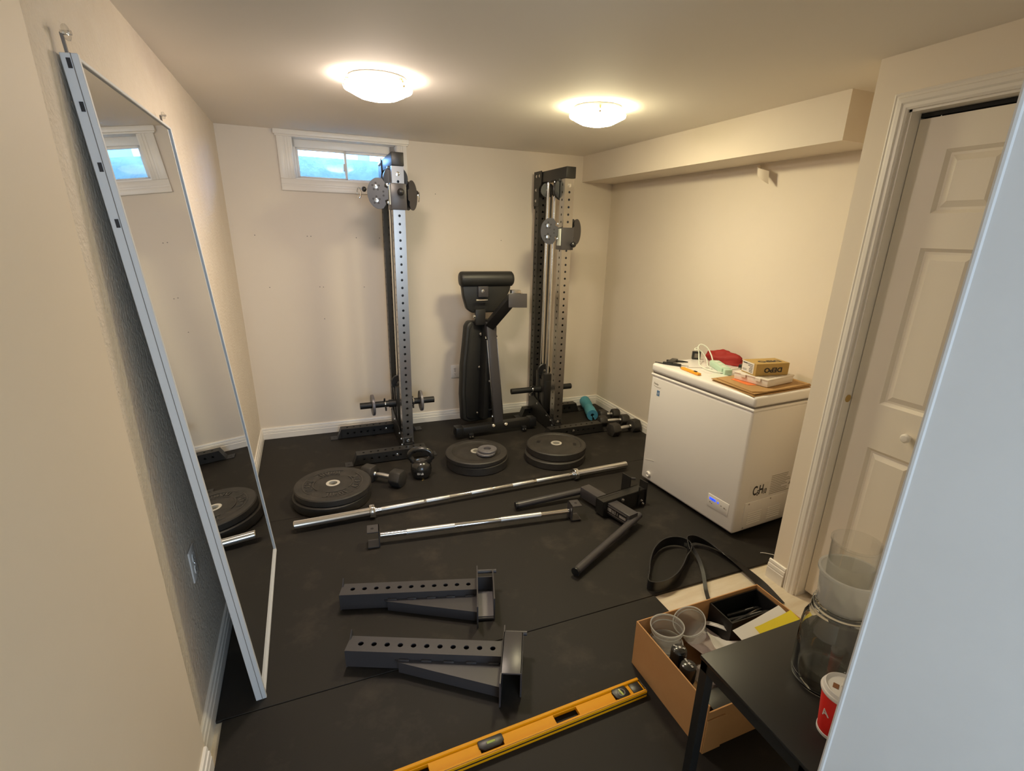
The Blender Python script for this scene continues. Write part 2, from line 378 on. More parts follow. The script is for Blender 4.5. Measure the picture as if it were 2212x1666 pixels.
# window: casing, jambs, two sashes, glass
win = struct(bpy.data.objects.new('window_1', None), 'small white slider window below the ceiling'); COL.objects.link(win); bw(win)
def casing(name, x0, x1, z0, z1, horiz, parent):
    b = MB()
    if horiz:
        b.box(x0, x1, -0.012, 0, z0, z1, 0.002); b.box(x0, x1, -0.018, -0.010, z0, z0+(z1-z0)*0.42, 0.002); b.box(x0, x1, -0.015, -0.010, z0+(z1-z0)*0.55, z0+(z1-z0)*0.62, 0.001)
    else:
        b.box(x0, x1, -0.012, 0, z0, z1, 0.002)
        s = 1 if x0 < 0.8 else -1; xo = x0 if s > 0 else x1; L_ = x1-x0
        for a, c, dd in ((0.0, 0.42, -0.018), (0.55, 0.64, -0.015), (0.74, 0.84, -0.015)):
            b.box(min(xo+s*a*L_, xo+s*c*L_), max(xo+s*a*L_, xo+s*c*L_), dd, -0.010, z0, z1, 0.0015)
    return b.build(name, 'trim', parent, local=True)
casing('casing_side', 0.362, WX0+0.004, WZ0+0.004, 2.182, False, win); casing('casing_side', WX1-0.004, 1.232, WZ0+0.004, 2.182, False, win)
casing('casing_bottom', 0.362, 1.232, 1.832, WZ0+0.004, True, win)
b = MB(); b.box(0.345, 1.25, -0.03, 0, 2.182, H, 0.004).box(0.352, 1.243, -0.022, 0, 2.172, 2.184, 0.003); b.build('casing_head', 'trim', win, local=True)
b = MB(); t = 0.012
b.box(WX0, WX0+t, 0, 0.14, WZ0, WZ1).box(WX1-t, WX1, 0, 0.14, WZ0, WZ1).box(WX0, WX1, 0, 0.14, WZ0, WZ0+t).box(WX0, WX1, 0, 0.14, WZ1-t, WZ1)
b.build('jamb_liner', 'trim', win, local=True)
b = MB(); y0, y1 = 0.085, 0.135
b.box(WX0+t, WX0+0.027, y0, y1, WZ0+t, WZ1-t, 0.002).box(1.120, WX1-t, y0, y1, WZ0+t, WZ1-t, 0.002).box(WX0+t, WX1-t, y0, y1, WZ0+t, WZ0+0.024, 0.002).box(WX0+t, WX1-t, y0, y1, 2.122, WZ1-t, 0.002)
b.box(1.130, 1.140, y0-0.012, y0, WZ0+t, 2.13, 0.001)
b.build('window_frame', 'trim', win, local=True)
def sash(x0, x1, yy, f):
    b = MB(); z0, z1 = WZ0+0.024, 2.122
    b.box(x0, x0+f, yy, yy+0.018, z0, z1, 0.002).box(x1-f, x1, yy, yy+0.018, z0, z1, 0.002).box(x0, x1, yy, yy+0.018, z0, z0+f*0.5, 0.002).box(x0, x1, yy, yy+0.018, z1-f, z1, 0.002)
    s_ = b.build('sash', 'trim', win, local=True)
    g = MB(); g.box(x0+f-0.002, x1-f+0.002, yy+0.007, yy+0.010, z0+f*0.5-0.002, z1-f+0.002); g.build('pane', 'clear', s_, ang=0, local=True)
sash(WX0+0.027, 0.812, 0.090, 0.016); sash(0.795, 1.121, 0.112, 0.016)
b = MB(); b.box(0.786, 0.797, 0.080, 0.092, 1.985, 2.035, 0.003); b.build('latch', 'trim', win, local=True)

# outside the window: the well, snow, a house
b = MB(); b.box(-0.2, 1.9, 0.85, 1.0, 1.2, 2.155).box(-0.3, -0.2, 0.28, 1.0, 1.2, 2.14).box(1.9, 2.0, 0.28, 1.0, 1.2, 2.14).box(-0.3, 2.0, 0.28, 1.0, 1.1, 1.2)
well = rebase(b.build('window_well', 'conc', ang=0), (0.85, 0.6, 1.1)); tag(well, 'grey concrete window well outside the small window', 'window well')
for k, zc in enumerate((1.55, 1.80)):
    pass
b = MB(); b.grid(lambda u, v: Vector((0.66+0.75*u-0.1*v, 0.36+0.42*v, 1.36 + 0.62*math.exp(-((u-0.42)/0.22)**2 - ((v-0.5)/0.45)**2) + 0.04*noise.noise((u*5, v*5, 1)))), 24, 14)
b.box(0.5, 1.4, 0.30, 0.84, 1.205, 1.37)
sn = rebase(b.build('snow_heap', 'snow'), (0.85, 0.6, 1.2)); tag(sn, 'white heap of snow at the bottom of the window well', 'snow')
b = MB(); b.box(-8, 10, 1.0, 26, 1.9, 2.13)
tag(rebase(b.build('snow_ground', 'snow', ang=0), (0, 1, 2.08)), 'snowy ground beyond the window well', 'ground')['kind'] = 'structure'
hs = thing('house_outside', 'grey neighbour house with a bright window seen through right pane', 'house', (4.2, 12, 2.08))
b = MB(); b.box(2.0, 7.5, 11, 16, 2.08, 5.5); b.build('house_wall', 'siding', hs, ang=0)
b = MB(); b.prism([(1.7, 5.4), (7.8, 5.4), (4.7, 7.4)], -16.3, -10.7, Mx=Matrix.Rotation(PI/2, 4, 'X')); b.build('roof', 'gasket', hs, ang=0)
b = MB(); b.box(2.3, 2.75, 10.95, 11.02, 2.5, 4.0); b.build('house_window', 'trim', hs, ang=0)

# rubber mats
for (x0, x1, y0, y1, nm) in ((0.016, 2.985, -1.3395, -0.016, 'black rubber floor mat along the back wall under the cable towers'),
                             (0.016, 2.985, -2.645, -1.3425, 'black rubber floor mat across the middle under the barbell'),
                             (0.036, 1.806, -4.6, -2.648, 'black rubber floor mat nearest the viewer under the yellow level')):
    b = MB()
    if y0 < -2 and x1 > 2: b.prism([(x0, y0), (CX-0.02, y0), (x1, y0), (x1, y1), (x0, y1)], -0.012, 0, bev=0.0015, seg=1)
    else: b.box(x0, x1, y0, y1, -0.012, 0, 0.0015, 1)
    tag(rebase(b.build('rubber_floor_mat', 'rubber', ang=0), ((x0+x1)/2, (y0+y1)/2, -0.012)), nm, 'floor mat')

# closet door (bifold), casing
cas = struct(bpy.data.objects.new('trim_3', None), 'white door casing of the closet'); COL.objects.link(cas); MATS['trim_3'] = Matrix.Identity(4)
prof = [(0.0, 0.0), (0.0, 0.010), (0.006, 0.013), (0.010, 0.011), (0.016, 0.012), (0.020, 0.017), (0.034, 0.018), (0.040, 0.014), (0.050, 0.014), (0.057, 0.010), (0.057, 0.0)]
def run(prof, path):
    b = MB(); rings = []
    for o, ax, nz in path: rings.append([b.bm.verts.new(Vector(o) + Vector(ax)*a + Vector(nz)*h) for a, h in prof])
    for A, B in zip(rings, rings[1:]):
        for k in range(len(prof)-1): b.bm.faces.new([A[k], A[k+1], B[k+1], B[k]])
    return b
CI = 0.057; n_ = (-1, 0, 0)
b = run(prof, [((CX, DY0+CI-0.002, -0.012), (0, -1, 0), n_), ((CX, DY0+CI-0.002, DZ+CI-0.002), (0, -1, -1), n_)]); b.build('casing_side', 'trim', cas, ang=20)
b = run(prof, [((CX, DY0+CI-0.002, DZ+CI-0.002), (0, -1, -1), n_), ((CX, DY1-CI, DZ+CI-0.002), (0, 1, -1), n_)]); b.build('casing_head', 'trim', cas, ang=20)
b = MB(); b.box(CX-0.001, CX+0.112, DY0-0.012, DY0+0.001, -0.012, DZ).box(CX-0.001, CX+0.112, DY1, DY0, DZ-0.010, DZ+0.001); b.build('jamb', 'trim', cas, ang=0)
b = MB(); b.lathe([(0, 0), (0.016, 0), (0.016, 0.002), (0, 0.002)], 20, axis_M((CX+0.028, DY0-0.012, 0.975), (0, -1, 0))); b.build('bumper_pad', 'card2', cas)
door = struct(bpy.data.objects.new('door_1', None), 'white six panel bifold closet door with a round knob'); COL.objects.link(door); MATS['door_1'] = Matrix.Identity(4)
DX = 2.498
def leaf(y0, y1):
    """leaf between y0 (far) and y1 (near), face at x = DX looking to -x, raised panels"""
    b = MB(); z0, z1 = 0.012, 2.0; T = 0.034; so = 0.112
    P = lambda y, z, d=0: (DX+d, y, z)
    pans = [(0.20, 0.80), (0.985, 1.575), (1.69, 1.895)]
    ya, yb = y0-so, y1+so
    b.face([P(y0, z0), P(ya, z0), P(ya, z1), P(y0, z1)]); b.face([P(yb, z0), P(y1, z0), P(y1, z1), P(yb, z1)])
    zz = [z0] + [v for p in pans for v in p] + [z1]
    for k in range(0, len(zz), 2): b.face([P(ya, zz[k]), P(yb, zz[k]), P(yb, zz[k+1]), P(ya, zz[k+1])])
    for a, c in pans:
        R = [[P(ya-i, a+i, d), P(yb+i, a+i, d), P(yb+i, c-i, d), P(ya-i, c-i, d)] for i, d in ((0, 0), (0.012, 0.010), (0.020, 0.010), (0.040, 0.002))]
        for A, B in zip(R, R[1:]):
            for k in range(4): b.face([A[k], A[(k+1) % 4], B[(k+1) % 4], B[k]])
        b.face(R[-1])
    b.box(DX+0.011, DX+T, y1, y0, z0, z1)
    for y in (y0, y1): b.face([P(y, z0), P(y, z1), P(y, z1, 0.012), P(y, z0, 0.012)])
    b.face([P(y0, z1), P(y1, z1), P(y1, z1, 0.012), P(y0, z1, 0.012)])
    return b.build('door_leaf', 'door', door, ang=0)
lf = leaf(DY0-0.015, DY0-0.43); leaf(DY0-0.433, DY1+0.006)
b = MB(); b.lathe([(0, 0), (0.008, 0), (0.008, 0.010), (0.012, 0.014), (0.0175, 0.022), (0.0175, 0.030), (0.012, 0.036), (0, 0.038)], 20, axis_M((DX, -3.137, 0.895), (-1, 0, 0))); b.build('door_knob', 'trim', lf)
b = MB(); b.box(DX+0.004, DX+0.03, DY1, DY0-0.012, DZ-0.024, DZ-0.011); b.build('door_track', 'dark', door, ang=0)
b = MB(); b.cyl((DX+0.012, -2.945, 1.99), (DX+0.012, -2.945, DZ-0.02), 0.004, n=8); b.build('pivot_pin', 'chrome', door)

# ------------------------------------------------------------------ ceiling lights
def ceiling_light(x, y, r, lm, label, rot):
    k = r/0.155
    t = thing('ceiling_light', label, 'ceiling light', (x, y, H))
    b = MB(); b.lathe([(0, 0), (0.128*k, 0), (0.134*k, -0.006), (0.134*k, -0.022), (0.126*k, -0.027), (0, -0.027)], 40, Matrix.Translation((x, y, H))); b.build('base_pan', 'pan', t)
    b = MB(); b.lathe([(0.128*k, -0.026), (0.150*k, -0.032), (0.156*k, -0.040), (0.153*k, -0.048), (0.140*k, -0.053), (0.118*k, -0.064), (0.088*k, -0.077), (0.05*k, -0.085), (0, -0.088)], 40, Matrix.Translation((x, y, H))); gd = b.build('glass_dome', lm, t, ang=60)
    gd.data.materials.append(lm.copy()); gd.data.materials[1].node_tree.nodes['Principled BSDF'].inputs['Emission Strength'].default_value *= RIM
    for f in gd.data.polygons: f.material_index = 1 if f.center.z > -0.055 else 0
    for q in range(3):
        a = rot + q*2*PI/3; d = V(math.cos(a), math.sin(a), 0); p = V(x, y, H) + d*0.133*k
        b = MB(); b.cyl(p+V(0, 0, -0.02), p + d*0.012*k + V(0, 0, -0.02), 0.004, n=8).box(-0.004, 0.004, -0.002, 0.003, -0.022, 0.002, Mx=Matrix.Translation(p + d*0.014*k + V(0, 0, -0.026)) @ rotz(a-PI/2)).cyl(p + d*0.012*k+V(0, 0, -0.044), p + d*0.024*k + V(0, 0, -0.046), 0.005, n=8); b.build('clip', 'card2', t)
ceiling_light(0.832, -1.590, 0.147, lamp_mat('lamp_glass_warm', *LAMP_L), 'glowing pinkish white dome ceiling light near the window', math.radians(-52))
ceiling_light(1.935, -1.595, 0.146, lamp_mat('lamp_glass_yellow', *LAMP_R), 'glowing yellowish dome ceiling light beside the soffit', math.radians(-115))

# ------------------------------------------------------------------ leaning mirror door
Lm = math.hypot(0.132, 1.95); tilt = math.atan2(0.132, 1.95)
mo = thing('mirror_door', 'tall white framed sliding closet mirror leaning on the left wall', 'mirror',
           Mx=Matrix.Translation((0.170, -2.605, 0.001)) @ frame_M((0, 0, 0), (math.cos(tilt), 0, math.sin(tilt)), (0, 1, 0)))
# local: z up the slab, y along the wall, slab from x=-0.03 (back) to 0 (front)
W_, Hh = 0.965, 1.945
b = MB(); b.box(-0.016, -0.012, 0.012, W_-0.008, 0.012, Hh-0.008); b.build('mirror_glass', 'mirror', mo, ang=0, local=True)
b = MB(); b.box(-0.034, -0.016, 0.006, W_-0.004, 0.006, Hh-0.004); b.build('backing_board', 'frame', mo, ang=0, local=True)
def stile(y0, y1, z0, z1, nm, front=0.0):
    b = MB(); b.box(-0.034, front, y0, y1, z0, z1, 0.0015, 1); return b.build(nm, 'frame', mo, local=True)
sn_ = stile(0, 0.013, 0, Hh, 'frame_stile'); stile(W_-0.010, W_, 0, Hh, 'frame_stile', -0.006)
stile(0.013, W_-0.010, 0, 0.012, 'frame_rail', -0.004); stile(0.013, W_-0.010, Hh-0.009, Hh, 'frame_rail', -0.006)
for z in (1.925, 1.84, 1.715, 1.59):
    b = MB(); b.box(-0.024, -0.016, -0.0012, 0.001, z-0.010, z+0.010); b.build('slot', 'ink', sn_, ang=0, local=True)
b = MB(); b.box(-0.014, -0.0125, -0.0010, 0.0, 0.0, Hh); b.build('groove', 'gasket', sn_, ang=0, local=True)
for y, s in ((0.010, 1.0), (0.90, 0.75)):
    b = MB(); b.box(-0.024, -0.018, y-0.004, y+0.004, Hh-0.02, Hh+0.040*s, 0.001); g = b.build('guide_bracket', 'gasket', mo, local=True)
    b = MB(); b.lathe([(0, -0.004), (0.014*s, -0.004), (0.016*s, -0.001), (0.016*s, 0.003), (0.013*s, 0.005), (0, 0.005)], 16, axis_M((-0.012, y, Hh+0.040*s), (1, 0, 0))); b.build('guide_roller', 'clearp', g, local=True)
    b = MB(); b.cyl((-0.022, y, Hh+0.04*s), (-0.002, y, Hh+0.04*s), 0.005*s, n=8); b.build('roller_pin', 'chrome', g, local=True)

# ------------------------------------------------------------------ wall outlets
def outlet(Mx, label):
    """plate in the local x-z plane facing -y"""
    t = thing('wall_outlet', label, 'outlet', Mx=Mx)
    b = MB(); b.box(-0.036, 0.036, -0.006, 0.0, -0.058, 0.058, 0.003); b.build('cover_plate', 'white', t, local=True)
    for z in (0.022, -0.022):
        b = MB(); b.prism([(-0.014, -0.010), (-0.008, -0.016), (0.008, -0.016), (0.014, -0.010), (0.014, 0.010), (0.008, 0.016), (-0.008, 0.016), (-0.014, 0.010)], 0.004, 0.0085, Mx=Matrix.Translation((0, 0, z)) @ Matrix.Rotation(PI/2, 4, 'X')); r = b.build('receptacle', 'white', t, local=True)
        b = MB(); b.box(-0.0065, -0.0045, -0.0090, -0.007, z-0.002, z+0.007).box(0.0045, 0.0065, -0.0090, -0.007, z-0.002, z+0.006).cyl((0, -0.0090, z-0.008), (0, -0.007, z-0.008), 0.0025, n=8); b.build('slot', 'ink', r, ang=0, local=True)
    bolt((0, -0.006, 0), (0, -1, 0), t, 0.002, 0.001, 'chrome', 'screw', local=True)
outlet(Matrix.Translation((1.564, -0.0205, 0.437)), 'white double outlet on the back wall beside the bench')
outlet(Matrix.Translation((0.001, -2.455, 0.51)) @ rotz(PI/2), 'white double outlet low on the left wall behind the mirror')
b = MB(); b.grid(lambda u, v: Vector((RX-0.004-0.09*math.sin(u*PI*0.8), -1.70-0.115*u-0.01*v, H-0.2-0.005-0.05*u-0.05*v*u-0.018*v)), 8, 4, thick=0.002)
tag(rebase(b.build('tape_flap', 'wall'), (RX, -1.75, 1.96)), 'loose cream flap of tape hanging under the soffit', 'tape')

# ------------------------------------------------------------------ cable towers
def tower(x0, sg, out_f, out_r, tz, kid, label, tiltx, carab):
    """x0 centre, sg side the feet reach to, tz bottom of the trolley"""
    yf, yr = -0.612, -0.158; Wt = 0.076
    T = thing('cable_tower', label, 'cable machine', (x0, -0.385, 0))
    X = lambda z=0: x0 + tiltx*z
    sh = Matrix.Identity(4); sh[0][2] = tiltx              # a tower that stands a touch out of plumb
    Mf = Matrix.Translation((x0, yf, 0.012)) @ sh; Mr = Matrix.Translation((x0, yr, 0.012)) @ sh
    b = MB(); b.perf(1.958, Wt, Wt, 0.0508, 0.0085, 'flr', 0.09, Mx=Mf); fr = b.build('front_upright', 'steel', T, ang=0)
    b = MB(); b.perf(2.03, Wt, Wt, 0.0508, 0.0085, 'flr', 0.12, Mx=Mr); b.build('rear_upright', 'black', T, ang=0)
    # feet: bent channel with tabs
    for y, o, nm in ((-0.715, out_f, 'front_foot'), (-0.165, out_r, 'rear_foot')):
        xa, xb = (x0 - 0.19, x0 + o) if sg > 0 else (x0 - o, x0 + 0.19)
        if nm == 'front_foot' : hs_y = y
        L_ = xb-xa-0.16; b = MB()
        hs = [0.05+i*0.0508 for i in range(int((L_-0.08)/0.0508)+1)]
        b.strip((xa+0.08, y-0.038, 0.082), (1, 0, 0), (0, 1, 0), L_, 0.076, hs, 0.0085, 0.004)
        b.strip((xa+0.08, y-0.038, 0.008), (1, 0, 0), (0, 0, 1), L_, 0.074, hs, 0.0085, 0.004)
        b.face([(xa+0.08, y+0.038, 0.008), (xb-0.08, y+0.038, 0.008), (xb-0.08, y+0.038, 0.082), (xa+0.08, y+0.038, 0.082)])
        for e, s in ((xa, 1), (xb, -1)):
            b.prism([(0, 0), (0.055, 0), (0.055, 0.076), (0, 0.076)], 0.0, 0.006, Mx=frame_M((e, y-0.038 if s > 0 else y+0.038, 0), (s, 0, 0), (0, s, 0)))
            P = lambda u, z, yy: (e+s*u, yy, z)
            b.face([P(0.05, 0.004, y-0.038), P(0.05, 0.004, y+0.038), P(0.082, 0.082, y+0.038), P(0.082, 0.082, y-0.038)])
            for yy in (y-0.038, y+0.038): b.face([P(0.05, 0.004, yy), P(0.082, 0.082, yy), P(0.082, 0.008, yy)])
        f = b.build(nm, 'black', T, ang=0)
        for e, s in ((xa, 1), (xb, -1)):
            bb = MB(); bb.cyl((e+s*0.025, y, 0.0062), (e+s*0.025, y, 0.0070), 0.008, n=12); bb.build('bolt_hole', 'ink', f)
        for dx in (-0.1, 0.1):
            if xa+0.1 < x0+dx < xb-0.1: bolt((x0+dx, y-0.039, 0.05), (0, -1, 0), T, 0.009)
    # base beam with gussets
    b = MB(); b.box(x0-0.034, x0+0.034, -0.66, -0.17, 0.004, 0.070, 0.003)
    bm_ = b.build('base_beam', 'black', T)
    b = MB(); b.box(x0-0.012, x0+0.016, -0.6612, -0.660, 0.018, 0.060); b.build('sticker', 'paper2', bm_, ang=0)
    for dx in (-0.041, 0.035):
        b = MB(); b.prism([(-0.66, 0.01), (-0.12, 0.01), (-0.12, 0.24), (-0.30, 0.20), (-0.56, 0.13), (-0.66, 0.09)], 0, 0.006, Mx=frame_M((x0+dx, 0, 0), (0, 1, 0), (0, 0, 1)))
        b.build('gusset_plate', 'black', T, ang=0)
    for yy, zz in ((-0.63, 0.07), (-0.60, 0.105), (-0.52, 0.12), (-0.16, 0.20), (-0.32, 0.165)): bolt((x0-0.041, yy, zz), (-1, 0, 0), T, 0.008)
    b = MB(); b.box(x0-0.03, x0+0.03, -0.672, -0.640, 0.082, 0.088, 0.001).box(x0-0.03, x0+0.03, -0.656, -0.650, 0.082, 0.13, 0.001); b.build('foot_bracket', 'black', T)
    bolt((x0, -0.656, 0.108), (0, -1, 0), T, 0.010)
    # guide rods and carriage
    for yy in (-0.285, -0.405):
        b = MB(); b.cyl((X(0.1), yy, 0.07), (X(1.97), yy, 1.99), 0.0125, n=14); b.build('guide_rod', 'chrome', T)
    b = MB(); b.box(x0-0.026, x0+0.026, -0.44, -0.25, 0.15, 0.40, 0.006).box(x0-0.034, x0+0.034, -0.435, -0.375, 0.12, 0.46, 0.005).box(x0-0.034, x0+0.034, -0.315, -0.255, 0.12, 0.46, 0.005)
    ca = b.build('carriage', 'black', T)
    b = MB(); b.box(x0-0.02, x0+0.02, -0.36, -0.33, 0.40, 0.47, 0.003); b.build('pulley_fork', 'black', ca)
    def pulley(p, ax, r, nm='pulley', par=T, wd=0.026):
        h = wd/2; b = MB(); b.lathe([(0.008, -h), (r*0.80, -h), (r, -h), (r, -h*0.55), (r*0.84, 0), (r, h*0.55), (r, h), (r*0.8, h), (0.008, h)], 32, axis_M(p, ax), closed=True); q = b.build(nm, 'plastic', par)
        b = MB(); b.cyl(V(*p)-V(*ax).normalized()*(h+0.003), V(*p)+V(*ax).normalized()*(h+0.003), 0.011, n=10); b.build('axle', 'chrome', q if par is T else par); return q
    pulley((x0, -0.345, 0.475), (0, 1, 0), 0.056)
    for s in (-1, 1):
        ln = 0.30 if s < 0 else 0.27
        b = MB(); b.cyl((x0+s*0.02, -0.345, 0.308), (x0+s*0.085, -0.345, 0.308), 0.030, n=20); b.cyl((x0+s*0.02, -0.345, 0.308), (x0+s*ln, -0.345, 0.308), 0.0245, n=24); b.build('weight_horn', 'blackm', T)
    # top beam
    b = MB(); b.box(-0.038, 0.038, -0.665, -0.12, 1.972, 2.048, 0.003, Mx=Matrix.Translation((X(2.0), 0, 0))); b.build('top_beam', 'black', T)
    b = MB(); b.prism([(-0.245, 2.055), (-0.105, 2.055), (-0.105, 1.80), (-0.205, 1.80), (-0.205, 1.93), (-0.245, 1.96)], 0, 0.006, Mx=frame_M((X(2)-0.046, 0, 0), (0, 1, 0), (0, 0, 1))); b.build('corner_plate', 'black', T, ang=0)
    for yy, zz in ((-0.215, 2.02), (-0.16, 2.02), (-0.155, 1.92), (-0.155, 1.84)): bolt((X(2)-0.046, yy, zz), (-1, 0, 0), T, 0.0085)
    b = MB(); b.box(X(2)-0.045, X(2)+0.045, -0.118, -0.112, 1.78, 2.055); b.build('back_plate', 'black', T, ang=0)
    pulley((X(1.9), -0.270, 1.915), (0.25, 1, 0), 0.054); pulley((X(1.9), -0.400, 1.915), (1, -0.45, 0), 0.054, wd=0.02); pulley((X(1.9), -0.460, 1.915), (1, -0.45, 0), 0.054, wd=0.02)
    pulley((X(1.9), -0.548, 1.905), (0, 1, 0), 0.078, wd=0.034)
    b = MB(); b.box(X(1.95)-0.05, X(1.95)+0.05, -0.572, -0.52, 1.955, 1.975, 0.002); b.build('pulley_bracket', 'black', T)
    bolt((X(1.92), yf-0.038, 1.925), (0, -1, 0), T, 0.010)
    # cables
    for px, py, z0, z1 in ((0.010, -0.33, 0.53, 1.90), (-0.010, -0.36, 0.53, 1.90)):
        b = MB(); b.tube([(X(z0)+px, py, z0), (X(z1)+px, py, z1)], 0.003, 6); b.build('cable', 'plastic', T)
    # trolley on the front upright
    xt = X(tz); tr = []
    b = MB(); b.box(xt-0.050, xt+0.050, yf-0.050, yf+0.050, tz, tz+0.158, 0.004); tro = b.build('trolley', 'grey', T)
    kz = tz + kid[0]
    b = MB(); b.lathe([(0, 0), (0.010, 0), (0.008, 0.016), (0.012, 0.020), (0.020, 0.028), (0.022, 0.038), (0.018, 0.050), (0.008, 0.057), (0, 0.058)], 20, axis_M((xt+kid[1], yf-0.050, kz), (0, -1, 0))); b.build('pull_knob', 'plastic', tro)
    b = MB(); b.box(xt-0.056, xt-0.050, yf-0.04, yf+0.02, tz+0.03, tz+0.15, 0.002); b.build('wear_pad', 'mintw', tro)
    # swivel pulley heads: pairs of kidney plates
    pts = []
    for k in range(22):
        a = PI/2 + PI*k/21; pts.append((0.055+0.068*math.cos(a)*1.05-0.018, 0.0925*math.sin(a)))
    pts += [(0.060, -0.088), (0.078, -0.062), (0.072, -0.040), (0.095, -0.030), (0.095, 0.030), (0.072, 0.040), (0.078, 0.064), (0.060, 0.088)]
    pts = [(x-0.095, z) for x, z in pts]
    zc = tz + kid[2]
    for s, ang_ in ((-1, kid[3]), (1, kid[4])):
        # local x runs outward from the pivot as -x of the outline
        Mk = Matrix.Translation((xt+s*0.056, yf+0.01, zc)) @ rotz(ang_)
        for off in (-0.019, 0.016):
            b = MB(); b.prism(pts, 0, 0.003, Mx=Mk @ Matrix.Translation((0, off, 0)) @ Matrix.Rotation(PI/2, 4, 'X')); kp = b.build('pulley_plate', 'grey', T, ang=20)
            b = MB()
            for z_ in (0.040, -0.040):
                for q in range(5):
                    a0 = q*2*PI/5+0.3; cx_, cz_ = -0.075, z_
                    b.cyl(Mk @ V(cx_+0.021*math.cos(a0), off-0.0035, cz_+0.021*math.sin(a0)), Mk @ V(cx_+0.021*math.cos(a0), off-0.0031, cz_+0.021*math.sin(a0)), 0.0065, n=8)
                b.cyl(Mk @ V(-0.030, off-0.0035, z_*0.3), Mk @ V(-0.030, off-0.0031, z_*0.3), 0.0065, n=8)
            b.build('cutout', 'trim' if off < 0 and False else 'ink', kp)
        for z_ in (0.040, -0.040):
            p = Mk @ V(-0.075, -0.001, z_); axv = (Mk.to_3x3() @ V(0, 1, 0))
            pulley(tuple(p), tuple(axv), 0.038, wd=0.022)
            bolt(tuple(Mk @ V(-0.075, -0.022, z_)), tuple(-axv), T, 0.009, 0.004)
            bolt(tuple(Mk @ V(-0.004, -0.024, z_*1.3)), tuple(-axv), T, 0.006, 0.006)
        if carab:
            e = Mk @ V(-0.148, 0, 0.022); d = (Mk.to_3x3() @ V(-1, 0, 0))
            b = MB(); b.lathe([(0, -0.016), (0.013, -0.010), (0.017, 0), (0.013, 0.010), (0, 0.016)], 14, axis_M(e, d)); st = b.build('cable_stopper', 'plastic', T)
            e2 = e + d*0.022; c = []
            for k in range(16):
                a = 2*PI*k/16; c.append(e2 + d*(0.012*math.cos(a)+0.010) + V(0, 0, -0.022+0.032*math.sin(a)))
            b = MB(); b.tube(c, 0.003, 6, closed=True); b.build('carabiner', 'chrome', T)
    return T
TL = tower(1.030, -1, 0.46, 0.53, 1.712, (0.105, 0.008, 0.095, math.radians(-8), math.radians(-128)), 'left black cable tower with steel upright standing below the window', 0.013, True)
TR = tower(2.268, 1, 0.45, 0.50, 1.480, (0.040, 0.030, 0.130, math.radians(-18), math.radians(-146)), 'right black cable tower with steel upright beside the blue foam pad', 0.004, False)

# small plates and spring collars on the left tower's weight horns
def small_plate(p, ax, r, t_, label, group=None, m='iron'):
    A = axis_M(p, ax); b = MB(); h = t_/2
    b.lathe([(0.0262, -h), (0.036, -h), (0.040, -h*0.75), (r*0.80, -h*0.75), (r*0.85, -h), (r*0.97, -h), (r, -h*0.75), (r, h*0.75), (r*0.97, h), (r*0.85, h), (r*0.80, h*0.75), (0.040, h*0.75), (0.036, h), (0.0262, h)], 36, A, closed=True)
    o = b.build('small_weight_plate', m); rebase(o, p); return tag(o, label, 'weight plate', group)
HZ, HY = 0.308, -0.345
small_plate((1.030-0.205, HY, HZ), (1, 0.02, 0), 0.082, 0.020, 'small grey plate on the left arm of the left cable tower')
small_plate((1.030+0.165, HY, HZ), (1, -0.02, 0), 0.082, 0.020, 'small grey plate on the right arm of the left cable tower')
def collar(x, label, ang=0.4):
    t = thing('spring_collar', label, 'clip', (x, HY, HZ)); pts = [(x+0.003*(k/12)-0.006, HY+0.0275*math.cos(k*PI/6), HZ+0.0275*math.sin(k*PI/6)) for k in range(37)]
    b = MB(); b.tube(pts, 0.0022, 6); b.build('spring', 'chrome', t)
    for a, q in ((ang, 0), (ang+PI*0.8, 2)):
        d = V(0, math.cos(a), math.sin(a)); p = V(x+0.004*q-0.006, HY, HZ)
        b = MB(); b.tube([p+d*0.028, p+d*0.055], [0.0075, 0.0065], 10); b.build('grip', 'plastic', t)
collar(0.918, 'black handled spring clip on left arm of the left cable tower', 2.0)
collar(1.135, 'black handled spring clip on right arm of the left cable tower', 4.2)
collar(2.268-0.105, 'black handled spring clip on left arm of the right cable tower', 2.2)
collar(2.268+0.095, 'black handled spring clip on right arm of the right cable tower', 4.4)

# ------------------------------------------------------------------ folded weight bench
B = thing('weight_bench', 'black adjustable weight bench stored upright between the two cable towers', 'bench', (1.76, -0.45, 0))
b = MB(); b.box(-0.30, 0.30, -0.035, 0.035, 0.035, 0.098, 0.004, Mx=Matrix.Translation((1.785, -0.475, 0)) @ rotz(0.04)); base = b.build('base_bar', 'black', B)
for s in (-1, 1):
    b = MB(); b.box(s*0.325-0.032, s*0.325+0.032, -0.042, 0.042, 0.026, 0.105, 0.008, Mx=Matrix.Translation((1.785, -0.475, 0)) @ rotz(0.04)); b.build('end_cap', 'plastic', base)
    b = MB(); b.box(s*0.235-0.020, s*0.235+0.020, -0.066, -0.030, 0.004, 0.050, 0.004, Mx=Matrix.Translation((1.785, -0.475, 0)) @ rotz(0.04)).cyl((1.785+s*0.235-0.012, -0.520+s*0.01, 0.0222), (1.785+s*0.235+0.012, -0.520+s*0.01, 0.0222), 0.022, n=16); wh = b.build('wheel_bracket', 'plastic', base)
    for q in (-1, 1): bolt((1.785+s*0.235+q*0.010, -0.543+s*0.01, 0.026), (q*0.3, -1, 0), wh, 0.006, 0.005)
    bolt((1.806+s*0.055, -0.508, 0.085), (0, -0.8, 0.6), base, 0.011, 0.010)
sp0, sp1 = V(1.806, -0.455, 0.09), V(1.752, -0.400, 0.925)
